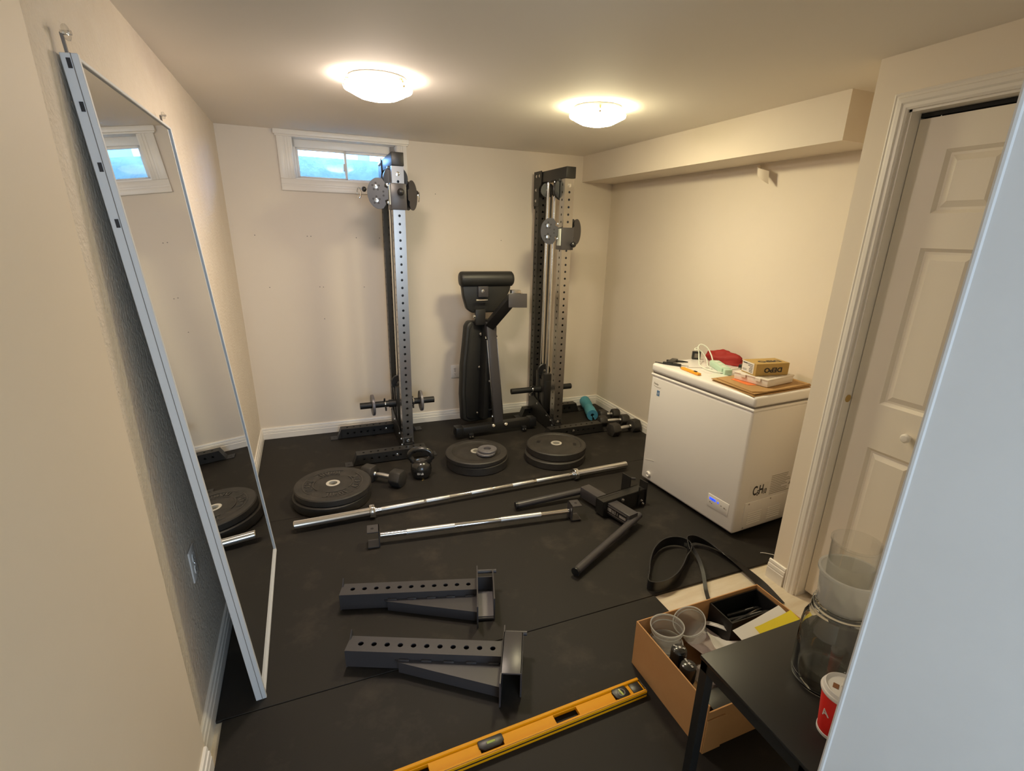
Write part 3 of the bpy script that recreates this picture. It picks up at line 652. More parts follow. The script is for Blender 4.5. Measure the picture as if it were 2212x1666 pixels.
Ms = frame_M(sp0, (1, 0, 0.06), (0, 1, 0)); Ms = axis_M(sp0, sp1-sp0)
b = MB(); b.box(-0.038, 0.038, -0.038, 0.038, 0, (sp1-sp0).length, 0.004, Mx=Ms); spn = b.build('spine', 'grey', B)
for s in (-1, 1):
    b = MB(); b.box(s*0.042-0.003, s*0.042+0.003, -0.034, 0.030, 0.05, 0.70, 0.001, Mx=Ms); b.build('adjuster_strip', 'steel', spn)
for zz in (0.72, 0.36, 0.06): bolt(Ms @ V(-0.045, -0.01, zz), (-1, 0, 0), spn, 0.009, 0.008)
for zz in (0.72,): bolt(Ms @ V(0.045, -0.01, zz), (1, 0, 0), spn, 0.009, 0.008)
lg0, lg1 = V(1.752, -0.415, 0.90), V(1.850, -0.640, 1.130)
Mg = frame_M(lg0, lg1-lg0, (0.2, -1, 0.6)); b = MB(); b.box(0.0, (lg1-lg0).length, -0.036, 0.036, -0.036, 0.036, 0.004, Mx=Mg); leg = b.build('front_leg', 'black', B)
b = MB(); b.box(-0.075, 0.073, -0.004, 0.004, -0.051, 0.051, 0.003, Mx=Matrix.Translation((1.882, -0.672, 1.118)) @ Matrix.Rotation(0.03, 4, 'Y') @ Matrix.Rotation(-0.12, 4, 'X')); b.build('foot_plate', 'grey', leg)
b = MB(); b.box(-0.035, 0.035, 0.0, 0.05, -0.02, 0.02, 0.002, Mx=Matrix.Translation((1.872, -0.668, 1.172))).box(-0.05, 0.04, 0, 0.02, -0.006, 0.006, 0.001, Mx=Matrix.Translation((1.88, -0.668, 1.166))); b.build('leg_lock', 'steel', leg)
# seat: roll and tapered cushion
b = MB(); x0, x1, yy, zz = 1.530, 1.962, -0.345, 1.247
b.lathe([(0, 0), (0.045, 0), (0.056, 0.010), (0.058, 0.025), (0.058, x1-x0-0.025), (0.056, x1-x0-0.010), (0.045, x1-x0), (0, x1-x0)], 28, axis_M((x0, yy, zz), (1, 0, 0)))
b.prism([(1.537, 1.262), (1.955, 1.262), (1.938, 1.16), (1.868, 1.022), (1.835, 0.990), (1.620, 0.990), (1.580, 1.020), (1.552, 1.12)], -0.020, 0.040, Mx=frame_M((0, -0.325, 0), (1, 0, 0), (0, 0, 1)), bev=0.012)
b.build('seat_pad', 'pad', B, ang=50)
b = MB(); b.box(1.665, 1.745, -0.392, -0.350, 1.115, 1.195, 0.003); sb = b.build('seat_bracket', 'grey', B)
bolt((1.700, -0.392, 1.160), (0, -1, 0), sb, 0.010)
b = MB(); b.cyl((1.650, -0.405, 1.092), (1.735, -0.405, 1.092), 0.008, n=12).cyl((1.640, -0.405, 1.092), (1.656, -0.405, 1.092), 0.012, n=12); b.build('pop_pin', 'chrome', sb)
bolt((1.690, -0.352, 1.045), (0, -1, 0), B, 0.010)
b = MB(); b.box(1.640, 1.720, -0.40, -0.36, 0.900, 1.02, 0.003); hb = b.build('hinge_block', 'black', B); bolt((1.640, -0.38, 0.965), (-1, 0, 0), hb, 0.013, 0.014)
# back pad, seen from behind
Mb = Matrix.Translation((1.690, -0.300, 0.52)) @ rotz(0.30) @ Matrix.Rotation(0.055, 4, 'Y')
pl = [(-0.150, -0.42), (-0.095, -0.447), (0.095, -0.447), (0.150, -0.42), (0.172, -0.20), (0.172, 0.05), (0.155, 0.25), (0.148, 0.36), (0.120, 0.400), (-0.120, 0.400), (-0.148, 0.36), (-0.155, 0.25), (-0.172, 0.05), (-0.172, -0.20)]
b = MB(); b.prism(pl, -0.036, 0.036, Mx=Mb @ Matrix.Rotation(PI/2, 4, 'X'), bev=0.018, seg=3); bp = b.build('back_pad', 'pad', B, ang=50)
b = MB(); b.prism([(x*0.86, z*0.93) for x, z in pl], 0.034, 0.044, Mx=Mb @ Matrix.Rotation(PI/2, 4, 'X'), bev=0.003); b.build('pad_board', 'blackm', bp)
b = MB(); b.box(-0.02, 0.03, -0.13, -0.044, -0.40, 0.42, 0.004, Mx=Mb); b.build('pad_beam', 'blackm', B)
for zz in (0.30, 0.03, -0.36): bolt(Mb @ V(-0.035, -0.06, zz), (-0.8, -0.6, 0), bp, 0.009, 0.012)
b = MB(); b.prism([(-0.42, 0.0), (0.22, 0.0), (0.22, 0.05), (0.10, 0.06), (-0.05, 0.085), (-0.12, 0.07), (-0.2, 0.10), (-0.28, 0.085), (-0.36, 0.11), (-0.42, 0.09)], 0, 0.008, Mx=frame_M((1.735, -0.36, 0.52), (-0.06, 0, 1), (0.5, -0.2, 0))); b.build('adjuster_ladder', 'black', B, ang=0)
b = MB(); b.cyl((1.735, -0.40, 0.185), (1.860, -0.40, 0.185), 0.011, n=12); b.build('lock_pin', 'blackm', B)

# ------------------------------------------------------------------ bumper plates
def bumper(p, r, t_, label, style='plain', spin=0.0, tilt_=(0, 0)):
    Mx = Matrix.Translation(p) @ Matrix.Rotation(tilt_[0], 4, 'X') @ Matrix.Rotation(tilt_[1], 4, 'Y') @ rotz(spin)
    T = thing('bumper_plate', label, 'weight plate', Mx=Mx)
    if style == 'flat': top = [(r-0.006, t_), (r-0.030, t_), (r*0.78, t_-0.001), (r*0.76, t_-0.004), (r*0.50, t_-0.004), (r*0.48, t_-0.001), (0.040, t_-0.001)]
    elif style == 'dish': top = [(r-0.008, t_), (r-0.034, t_), (r-0.042, t_-0.006), (0.085, t_-0.006), (0.080, t_-0.003), (0.040, t_-0.003)]
    else: top = [(r-0.008, t_), (r-0.045, t_), (r-0.052, t_-0.005), (r*0.50, t_-0.006), (r*0.47, t_-0.003), (0.040, t_-0.003)]
    bot = [(0.040, 0.004), (r-0.03, 0.004), (r-0.006, 0.0)]
    b = MB(); b.lathe(bot + [(r, 0.006), (r, t_-0.006)] + top, 72, closed=True); b.build('plate_body', 'plate', T, local=True)
    b = MB(); b.lathe([(0.0255, 0.003), (0.041, 0.003), (0.041, t_+0.0005), (0.034, t_+0.0015), (0.0255, t_+0.0005)], 36, closed=True); b.build('steel_hub', 'hub', T, local=True)
    if style == 'flat':
        b = MB()                                          # worn raised lettering that cannot be read any more
        for a0, a1 in ((0.35, 1.25), (1.75, 2.75), (3.55, 4.35), (4.75, 5.9)):
            n = int((a1-a0)*9)
            for k in range(n):
                a = a0 + (a1-a0)*k/n; rr = r*0.64; Mk = rotz(a) @ Matrix.Translation((rr, 0, t_-0.0042)); hgt = r*random.choice((0.085, 0.085, 0.06))
                b.box(-hgt, hgt, -0.0035, 0.0035, 0, 0.0042, Mx=Mk @ rotz(random.uniform(-0.25, 0.25)))
                if k % 2: b.box(-hgt*random.choice((0.2, -0.9, 1)), -hgt*0.9, -0.010, 0.004, 0, 0.0042, Mx=Mk)
        b.build('raised_lettering', 'platel', T, local=True, ang=0)['kind'] = 'stuff'
        b = MB()
        for a0, a1 in ((0.25, 1.35), (1.65, 2.85), (3.4, 4.45), (4.65, 6.0)):
            for rr in (r*0.50, r*0.76): b.lathe([(rr, t_-0.003), (rr+0.004, t_-0.003), (rr+0.004, t_+0.0005), (rr, t_+0.0005)], 20, rotz(a0), closed=True, arc=a1-a0)
        b.build('raised_border', 'platel', T, local=True)
    if style == 'dish':
        b = MB()
        for a in (2.2, -0.75):
            for q in range(4): b.box(-0.012, 0.012, -0.003, 0.003, t_-0.0062, t_-0.0048, Mx=rotz(a+q*0.09) @ Matrix.Translation((r*0.62, 0, 0)))
        b.build('printed_mark', 'ink', T, local=True, ang=0)
    return T
bumper((0.462, -1.185, 0.0), 0.225, 0.060, 'worn black bumper plate, lower of the pair beside the mirror', 'plain', 0.3)
bumper((0.474, -1.180, 0.0635), 0.225, 0.044, 'worn black bumper plate with raised lettering, upper of the pair beside the mirror', 'flat', 0.9, (0.012, 0.0))
bumper((1.462, -0.985, 0.0), 0.222, 0.064, 'black bumper plate under the middle pair, below the grey discs', 'plain')
bumper((1.456, -0.985, 0.0645), 0.222, 0.034, 'thin black bumper plate carrying two small grey discs', 'plain', 0.4)
bumper((2.034, -1.090, 0.0), 0.225, 0.056, 'black bumper plate, lower of the right pair beside the barbell end', 'plain')
bumper((2.052, -1.075, 0.0565), 0.222, 0.056, 'dished black bumper plate, upper of the right pair beside barbell end', 'dish', 0.2)
small_plate((1.505, -1.055, 0.0995+0.008), (0, 0.0, 1), 0.068, 0.015, 'small grey disc lying under another disc on the middle bumper plate')
small_plate((1.520, -1.040, 0.1155+0.0075), (0, 0.0, 1), 0.068, 0.014, 'small grey disc lying topmost on the middle bumper plate')

# ------------------------------------------------------------------ kettlebell
K = thing('kettlebell', 'black enamel kettlebell with white weight mark beside the single dumbbell', 'kettlebell', (1.040, -1.062, 0), -0.30)
b = MB(); b.lathe([(0, 0), (0.045, 0), (0.054, 0.005), (0.067, 0.030), (0.071, 0.060), (0.067, 0.088), (0.052, 0.112), (0.028, 0.124), (0, 0.127)], 36); b.build('bell', 'enamel', K, local=True)
b = MB(); pts = []; rad = []
for k in range(25):
    a = -0.55 + (PI+1.1)*k/24
    x = 0.074*math.copysign(abs(math.cos(a))**0.75, math.cos(a)); z = 0.146 + 0.056*math.copysign(abs(math.sin(a))**0.8, math.sin(a))
    pts.append((x*(1.0 if z > 0.14 else 0.80), 0, z)); rad.append(0.0175 if 6 < k < 18 else 0.019)
b.tube(pts, rad, 14); b.build('handle', 'enamel', K, local=True, ang=60)
text('15 LB', 0.019, frame_M((0.0, -0.0718, 0.052), (1, 0, 0), (0, 0.12, 1)), 'white', 'weight_mark', K, local=True, bold=0.02)

# ------------------------------------------------------------------ dumbbells
def dumbbell(p, q, hr, hl, label, roll_=0.0, group=None):
    p, q = Vector(p), Vector(q); d = (q-p).normalized(); L_ = (q-p).length; c = (p+q)/2
    T = thing('hex_dumbbell', label, 'dumbbell', Mx=Matrix.Translation((c.x, c.y, 0)) @ rotz(math.atan2(d.y, d.x)))
    ap = hr*math.cos(PI/6)
    for s in (-1, 1):
        b = MB(); b.prism([(hr*math.cos(PI/3*k + PI/6*0), hr*math.sin(PI/3*k)) for k in range(6)], -hl/2, hl/2, Mx=Matrix.Translation((s*L_/2, 0, ap)) @ Matrix.Rotation(PI/2, 4, 'Y') @ rotz(PI/2+roll_), bev=0.010, seg=2); b.build('hex_head', 'plate', T, local=True)
    h = L_/2-hl/2+0.002; pr = [(0.0, -h), (0.0165, -h), (0.0165, -h*0.88), (0.0125, -h*0.80), (0.0155, -h*0.55), (0.0172, 0), (0.0155, h*0.55), (0.0125, h*0.80), (0.0165, h*0.88), (0.0165, h), (0, h)]
    b = MB(); b.lathe(pr, 20, Matrix.Translation((0, 0, ap)) @ Matrix.Rotation(PI/2, 4, 'Y')); b.build('grip', 'knurl', T, local=True)
    return T
dumbbell((0.706, -1.000, 0), (0.868, -1.140, 0), 0.062, 0.082, 'black hex dumbbell lying alone beside the kettlebell')
dumbbell((2.705, -0.845, 0), (2.925, -0.815, 0), 0.060, 0.080, 'hex dumbbell nearest the freezer of the three in the right corner')
dumbbell((2.730, -0.615, 0), (2.935, -0.650, 0), 0.052, 0.072, 'middle hex dumbbell of the three in the right corner')
dumbbell((2.818, -0.465, 0), (2.944, -0.480, 0), 0.050, 0.070, 'hex dumbbell nearest the blue foam pad of the three in the right corner')

# ------------------------------------------------------------------ blue foam bar pad
p0, p1 = V(2.850, -0.075, 0.050), V(2.712, -0.470, 0.050); Mf = axis_M(p0, p1-p0); L_ = (p1-p0).length
T = thing('foam_pad', 'blue foam barbell pad lying in the right corner by the dumbbells', 'foam pad', (2.79, -0.28, 0))
b = MB(); prof = []
for k in range(21):
    z = L_*k/20; rr = 0.050 - 0.012*math.exp(-((z-L_*0.5)/0.035)**2); prof.append((rr, z))
inn = [(0.016, L_), (0.016, 0)]
gap = 0.5
b.lathe([(0.016, 0)] + prof + inn, 40, Mf @ rotz(2.2+PI*0.85), closed=False, arc=2*PI-gap)
b.build('pad_body', 'foam', T)
b = MB(); b.lathe([(0.0165, L_+0.0005), (0.0495, L_+0.0005)], 36, Mf @ rotz(2.2+PI*0.85), arc=2*PI-gap); b.build('pad_end', 'foamd', T)

# ------------------------------------------------------------------ barbell
p0, p1 = V(0.248, -1.497, 0.040), V(2.432, -1.448, 0.040); ax = (p1-p0); L_ = ax.length; Mb_ = axis_M(p0, ax)
T = thing('barbell', 'long chrome barbell lying across the rubber floor', 'barbell', (1.34, -1.47, 0))
b = MB(); b.lathe([(0, 0.42), (0.0142, 0.42), (0.0142, L_-0.42), (0, L_-0.42)], 24, Mb_); sh = b.build('shaft', 'chrome', T)
for a, c in ((0.47, 0.72), (0.735, 0.88), (1.02, 1.16), (1.30, 1.45), (1.47, L_-0.47)):
    b = MB(); b.lathe([(0.0141, a), (0.0146, a+0.001), (0.0146, c-0.001), (0.0141, c)], 24, Mb_); b.build('knurled_grip', 'knurl', sh)
for z0, s in ((0, 1), (L_, -1)):
    pr = [(0, 0), (0.021, 0), (0.025, 0.004), (0.025, 0.400), (0.026, 0.402), (0.038, 0.404), (0.040, 0.407), (0.040, 0.430), (0.038, 0.433), (0.019, 0.434), (0.019, 0.442), (0, 0.442)]
    b = MB(); b.lathe([(r, z0+s*z) for r, z in pr], 32, Mb_); b.build('sleeve', 'chrome', T)

# ------------------------------------------------------------------ pull up bar with end brackets
A0, A1 = V(0.672, -1.775, 0.05), V(1.742, -1.898, 0.05); ax = (A1-A0).normalized(); L_ = (A1-A0).length; Mp = frame_M(A0, ax, (0, 0, 1)) ; sd = V(0, 0, 1).cross(ax)
T = thing('pull_up_bar', 'knurled chrome pull up bar with black end brackets on the floor', 'pull up bar', (1.2, -1.83, 0))
b = MB(); b.cyl(A0+ax*0.004, A1-ax*0.004, 0.0150, n=24); s_ = b.build('bar', 'chrome', T)
for a, c in ((0.14, 0.40), (0.66, 0.90)):
    b = MB(); b.lathe([(0.0150, a), (0.0160, a+0.001), (0.0160, c-0.001), (0.0150, c)], 24, axis_M(A0, ax)); b.build('knurled_grip', 'knurl', s_)
for p, s, hh in ((A0, -1, 0), (A1, 1, 0)):
    Q = frame_M(p, ax*s, V(0, 0, 1)); w_ = 0.038
    # C shaped bracket: web across the bar end, two lugs pointing outward
    b = MB(); b.box(0, 0.006, -0.048, 0.048, -w_, w_, 0.001, 1, Mx=Q)
    for yy in (-0.048, 0.042): b.box(0, 0.062, yy, yy+0.006, -w_, w_, 0.001, 1, Mx=Q)
    br = b.build('end_bracket', 'grey', T)
    for yy in (-0.0425, 0.0485):
        bb = MB(); bb.cyl(Q @ V(0.036, yy-0.0061, 0), Q @ V(0.036, yy+0.0001, 0), 0.0085, n=14); bb.build('bolt_hole', 'ink', br)

# ------------------------------------------------------------------ dip bar attachment
T = thing('dip_attachment', 'black V shaped dip bar rack attachment lying in front of the freezer', 'dip bar', (1.95, -1.93, 0))
c0, c1 = V(1.938, -1.722, 0.060), V(2.032, -2.128, 0.060); u = (c1-c0).normalized(); n3 = V(0, 0, 1).cross(u)   # n3 points +x
for a, c in ((c0, c0.lerp(c1, 0.455)), (c0.lerp(c1, 0.545), c1)):
    Q = frame_M(a, c-a, n3); b = MB(); b.box(0, (c-a).length, -0.036, 0.036, -0.036, 0.036, 0.004, Mx=Q); arm = b.build('cross_arm', 'grey', T)
Q = frame_M(c0.lerp(c1, 0.56), u, (0, 0, 1)); b = MB(); nz = -1
lw_ = Matrix.Translation(c0.lerp(c1, 0.57) - n3*0.0365) 
b = MB(); b.box(0.0, 0.165, -0.0008, 0.0002, -0.026, 0.024, Mx=Matrix.Translation(c0.lerp(c1, 0.56)-n3*0.0362) @ frame_M((0, 0, 0), u, n3)); lb = b.build('label_plate', 'ink', arm, ang=0)
b = MB(); Ql = Matrix.Translation(c0.lerp(c1, 0.56)-n3*0.0372) @ frame_M((0, 0, 0), u, n3)
for x0, x1, z0, z1 in ((0.004, 0.006, -0.02, 0.022), (0.004, 0.161, 0.021, 0.0225), (0.004, 0.161, -0.0215, -0.02), (0.012, 0.045, -0.010, 0.012), (0.05, 0.056, -0.012, 0.010), (0.06, 0.066, -0.012, 0.010), (0.072, 0.078, -0.012, 0.012), (0.090, 0.094, -0.010, 0.008), (0.108, 0.158, -0.010, 0.006)):
    b.box(x0, x1, -0.0003, 0.0003, z0, z1, Mx=Ql)
b.build('printed_mark', 'print_', arm, ang=0)
for p, q, nm in ((V(1.945, -1.708, 0.052), V(1.488, -1.700, 0.030), 0), (V(2.080, -2.100, 0.056), V(1.526, -2.392, 0.030), 1)):
    d = (q-p).normalized(); b = MB(); b.cyl(p-d*0.02, q, 0.0205, n=24); hd = b.build('dip_handle', 'grey', T)
    b = MB(); b.lathe([(0, -0.004), (0.0225, -0.004), (0.0235, 0.004), (0.0225, 0.010), (0, 0.012)], 24, axis_M(q, d)); b.build('handle_cap', 'plastic', hd)
# bracket: channel running to the right with a standing hook plate
m0 = c0.lerp(c1, 0.5); e = V(0.985, 0.17, 0).normalized(); sd = V(-0.17, 0.985, 0)
Q = Matrix.Translation(V(m0.x, m0.y, 0)) @ frame_M((0, 0, 0), e, (0, 0, 1))     # x along e, y up, z = e x up = -sd (towards viewer)
b = MB(); b.box(-0.062, 0.275, 0.100, 0.106, -0.037, 0.037, 0.001, 1, Mx=Q)
b.prism([(-0.062, 0.012), (-0.04, 0.0), (0.02, 0.002), (0.275, 0.012), (0.275, 0.106), (-0.062, 0.106)], 0.031, 0.037, Mx=Q); b.prism([(-0.062, 0.012), (0.275, 0.012), (0.275, 0.106), (-0.062, 0.106)], -0.037, -0.031, Mx=Q)
b.box(-0.062, -0.056, 0.012, 0.104, -0.037, 0.037, 0.001, 1, Mx=Q)
br = b.build('mount_channel', 'black', T, ang=20)
b = MB(); b.box(-0.045, 0.10, 0.1055, 0.1070, -0.022, -0.014, Mx=Q); b.build('slot', 'ink', br, ang=0)
b = MB(); b.box(0.212, 0.218, 0.004, 0.17, -0.115, -0.037, 0.001, 1, Mx=Q).box(0.212, 0.218, 0.004, 0.14, 0.036, 0.045, 0.001, 1, Mx=Q).box(0.275, 0.281, 0.002, 0.155, -0.02, 0.045, 0.001, 1, Mx=Q); b.build('hook_plate', 'black', T)
b = MB(); b.cyl(Q @ V(0.218, 0.146, -0.08), Q @ V(0.285, 0.128, -0.072), 0.0085, n=12); b.build('hook_pin', 'grey', T)
for x, y in ((-0.02, 0.05), (0.085, 0.085)): bolt(Q @ V(x, y, 0.037), Q.to_3x3() @ V(0, 0, 1), br, 0.009, 0.010)
for x, y in ((0.235, 0.045), (0.25, 0.02)): bolt(Q @ V(x, y, 0.045), Q.to_3x3() @ V(0, 0, 1), br, 0.007, 0.012)

# ------------------------------------------------------------------ spotter arms
def arm(o, d, label, flip):
    d = Vector((*d, 0)).normalized(); Q = frame_M(o, d, V(0, 0, 1).cross(d))      # x along the arm, y towards the back, z up
    T = thing('spotter_arm', label, 'spotter arm', (o[0], o[1], 0)); Wt = 0.076; z0 = 0.006; L_ = 0.590
    hs = [0.045+k*0.0508 for k in range(11)]
    b = MB(); b.strip((0, 0, z0+Wt), (1, 0, 0), (0, 1, 0), L_, Wt, hs, 0.0105, 0.005, 14, Mx=Q)
    b.face([(0, 0, z0), (L_, 0, z0), (L_, 0, z0+Wt), (0, 0, z0+Wt)], Q).face([(0, Wt, z0), (L_, Wt, z0), (L_, Wt, z0+Wt), (0, Wt, z0+Wt)], Q).face([(0, 0, z0), (L_, 0, z0), (L_, Wt, z0), (0, Wt, z0)], Q).face([(0, 0, z0), (0, 0, z0+Wt), (0, Wt, z0+Wt), (0, Wt, z0)], Q)
    b.build('tube', 'grey', T, ang=0)
    b = MB(); b.box(-0.005, 0.0, -0.001, Wt+0.004, 0.003, z0+Wt, Mx=Q).prism([(Wt-0.022, z0+Wt), (Wt+0.004, z0+Wt), (Wt+0.004, z0+Wt+0.028)], -0.005, 0.0, Mx=Q @ frame_M((0, 0, 0), (0, 1, 0), (0, 0, 1))); b.build('end_lip', 'grey', T, ang=0)
    b = MB(); b.prism([(0.185, -0.004), (0.20, -0.014), (L_, -0.108), (L_, -0.001), (0.185, -0.001)], 0.044, 0.050, Mx=Q); b.prism([(0.20, -0.014), (0.205, -0.010), (L_, -0.103), (L_, -0.108)], 0.002, 0.044, Mx=Q); b.build('gusset', 'grey', T, ang=0)
    b = MB()
    for k in range(5): b.box(0.2+k*0.085, 0.24+k*0.085, -0.009, 0.0, 0.047, 0.056, 0.003, Mx=Q)
    b.build('weld_bead', 'grey', T)
    zt = 0.112
    b = MB(); b.box(L_, L_+0.006, -0.150, Wt+0.055, 0.002, zt, 0.001, 1, Mx=Q).box(L_+0.072, L_+0.078, -0.105, Wt+0.02, 0.002, zt, 0.001, 1, Mx=Q)
    if flip: b.box(L_, L_+0.078, -0.105, Wt+0.02, zt-0.006, zt, 0.002, Mx=Q)
    else: b.box(L_+0.006, L_+0.072, -0.105, Wt+0.02, 0.004, 0.012, Mx=Q).box(L_+0.006, L_+0.072, Wt+0.008, Wt+0.014, 0.004, 0.08, Mx=Q)
    br = b.build('saddle_bracket', 'grey', T)
    if not flip:
        b = MB(); b.box(L_+0.006, L_+0.072, -0.095, Wt-0.01, 0.012, 0.015, Mx=Q); b.build('saddle_liner', 'mintw', br, ang=0)
        bpy.data.objects[br.children[0].name].data.materials[0] = M['iron']
    b = MB(); b.cyl(Q @ V(L_+0.003, Wt+0.035, zt-0.020), Q @ V(L_+0.092, Wt+0.035, zt-0.020), 0.0095, n=14); b.build('locking_pin', 'grey', T)
    return T
arm((0.447, -2.238, 0.001), (0.565, -0.172), 'black perforated spotter arm with open saddle, further from the yellow level', False)
arm((0.446, -2.570, 0.001), (0.542, -0.240), 'black perforated spotter arm with boxed saddle, nearer the yellow level', True)

# ------------------------------------------------------------------ spirit level
e1, e0 = V(1.447, -3.064, 0), V(0.2275, -3.092, 0); d = (e1-e0).normalized(); Q = frame_M(e0, d, V(0, 0, 1).cross(d)); L_ = 1.22
T = thing('spirit_level', 'long yellow box frame spirit level lying on the floor beside the cardboard box', 'level', (0.84, -3.08, 0))
hw, th = 0.033, 0.027; b = MB()
win_ = [(L_-0.095, 0.030), (L_-0.305, 0.055), (L_-0.60, 0.0), (L_-0.905, 0.055)]
for y in (-hw, hw-0.011): b.box(0.004, L_-0.004, y, y+0.011, 0, th, 0.0012, 1, Mx=Q)
# web with openings
xs = [0.004, L_-0.93, L_-0.80, L_-0.635, L_-0.555, L_-0.365, L_-0.275, L_-0.128, L_-0.064, L_-0.036, L_-0.018, L_-0.004]
solid = [1, 0, 1, 0, 1, 0, 1, 0, 1, 0, 1]
for k, sl_ in enumerate(solid):
    if sl_: b.box(xs[k], xs[k+1], -hw+0.01, hw-0.01, 0.006, th-0.007, Mx=Q)
    else:
        for s in (-1, 1): b.box(xs[k], xs[k+1], min(s*0.0165, s*(hw-0.01)), max(s*0.0165, s*(hw-0.01)), 0.006, th-0.007, Mx=Q)
b.build('frame', 'yellow', T, ang=25)
b = MB(); b.box(0.004, L_-0.004, -hw-0.0006, -hw+0.001, 0.012, 0.017, Mx=Q).box(0.004, L_-0.004, -hw+0.0028, -hw+0.0042, th-0.0006, th+0.0004, Mx=Q); b.build('edge_groove', 'ink', T, ang=0)
for x in (0.002, L_-0.002):
    pass
def vial(cx, w_, h_, ang_=0.0, yo=0.0, name='vial_housing', rnd=False):
    Qv = Q @ Matrix.Translation((cx, yo, 0)) @ rotz(ang_)
    c = 0.3
    b = MB(); b.prism([(-w_/2, -h_*0.2), (-w_/2+w_*c*0.6, -h_/2), (w_/2-w_*c*0.6, -h_/2), (w_/2, -h_*0.2), (w_/2, h_*0.3), (w_/2-0.006, h_/2), (-w_/2+0.006, h_/2), (-w_/2, h_*0.3)], 0.002, th-0.001, Mx=Qv, bev=0.002); h = b.build(name, 'plastic', T)
    b = MB()
    if rnd: b.lathe([(0.012, th-0.002), (0.0155, th-0.002), (0.0155, th+0.0005), (0.012, th+0.0005)], 24, Qv, closed=True); b.build('bezel', 'gasket', h)
    b = MB(); b.lathe([(0, -0.016), (0.004, -0.014), (0.0048, 0), (0.004, 0.014), (0, 0.016)], 12, Qv @ Matrix.Translation((0, 0, th-0.002)) @ Matrix.Rotation(PI/2, 4, 'Y') if not rnd else Qv @ Matrix.Translation((0, 0, th-0.002)) @ Matrix.Rotation(PI/2, 4, 'X')); b.build('vial', 'brass', h)
vial(L_-0.096, 0.058, 0.052, 0.15, 0, rnd=True); vial(L_-0.595, 0.085, 0.040, 0, 0.006)
b = MB(); b.box(L_-0.052, L_-0.010, -0.021, 0.021, 0.004, th-0.004, 0.003, Mx=Q).box(L_-0.004, L_, -hw+0.002, hw-0.002, 0.001, th-0.001, 0.001, 1, Mx=Q); b.build('end_block', 'plastic', T)

# ------------------------------------------------------------------ resistance band
px = [(1.800, -2.600, .03), (1.845, -2.545, .03), (1.905, -2.470, .03), (1.985, -2.395, .032), (2.07, -2.352, .034), (2.14, -2.352, .036), (2.185, -2.385, .036), (2.19, -2.43, .034), (2.155, -2.475, .032), (2.10, -2.51, .03), (2.03, -2.565, .03), (1.955, -2.61, .03), (1.88, -2.632, .03), (1.822, -2.628, .03), (1.800, -2.600, .03)]
px = px[:-1]
def smooth(pts, n=4, closed=True):
    pts = [Vector(p) for p in pts]; N = len(pts); out = []
    for i in range(N if closed else N-1):
        p0_ = pts[(i-1) % N] if closed or i else pts[0]; p1_, p2_ = pts[i], pts[(i+1) % N]; p3_ = pts[(i+2) % N] if closed or i+2 < N else pts[-1]
        for k in range(n):
            t = k/n; out.append(0.5*((2*p1_) + (p2_-p0_)*t + (2*p0_-5*p1_+4*p2_-p3_)*t*t + (3*p1_-p0_-3*p2_+p3_)*t**3))
    if not closed: out.append(pts[-1])
    return out
T = thing('resistance_band', 'wide black resistance band looped on the floor behind the cardboard box', 'exercise band', (2.05, -2.55, 0))
b = MB(); q = smooth(px, 4); q.append(q[0]); b.ribbon(q, [(0, 0, 1)]*len(q), 0.052, 0.005); b.build('band_loop', 'plastic', T)
p2 = [(2.142, -2.478, .040), (2.165, -2.440, .044), (2.205, -2.392, .046), (2.265, -2.392, .040), (2.315, -2.450, .028), (2.345, -2.550, .016), (2.352, -2.660, .008), (2.345, -2.775, .0045), (2.325, -2.90, -.006)]
u2_ = [(0, 0, 1), (0, 0.1, 1), (0, 0.3, 1), (-0.2, -0.3, 1), (-0.6, -0.3, 0.8), (-1, -0.3, 0.5), (-1, -0.2, 0.25), (-1, 0, 0.08), (-1, 0, 0)]
def lerp_ups(u_, n): 
    o_ = []
    for i in range(len(u_)-1):
        for k in range(n): o_.append(Vector(u_[i]).lerp(Vector(u_[i+1]), k/n))
    return o_ + [Vector(u_[-1])]
b = MB(); b.ribbon(smooth(p2, 4, False), lerp_ups(u2_, 4), 0.052, 0.004); b.build('band_strand', 'plastic', T)
p3 = [(2.165, -2.41, .045), (2.175, -2.455, .052), (2.158, -2.53, .040), (2.115, -2.62, .022), (2.062, -2.70, .006), (2.030, -2.76, -.006), (1.99, -2.84, -.009)]
b = MB(); b.ribbon(smooth(p3, 4, False), lerp_ups([(0.3, 0, 1), (0.5, 0, 1), (0.8, 0.3, .6), (1, 0.4, .4), (1, 0.6, .3), (1, .6, .1), (1, .6, 0)], 4), 0.018, 0.004); b.build('band_edge', 'plastic', T)

# small debris on the mats
b = MB(); b.prism([(0, 0), (0.018, 0.004), (0.022, 0.013), (0.006, 0.012)], 0.0005, 0.002, Mx=Matrix.Translation((1.030, -1.128, 0)) @ rotz(0.3)); tag(rebase(b.build('paper_scrap', 'card2', ang=0), (1.04, -1.12, 0)), 'tiny orange paper scrap on the mat below the kettlebell', 'scrap')
b = MB(); b.tube(smooth([(2.545, -2.572, 0.004), (2.558, -2.583, 0.007), (2.592, -2.606, 0.004), (2.64, -2.66, 0.003)], 4, False), 0.0018, 6); tag(rebase(b.build('white_wire', 'white'), (2.54, -2.6, 0)), 'short white wire on the floor by the closet corner', 'wire')

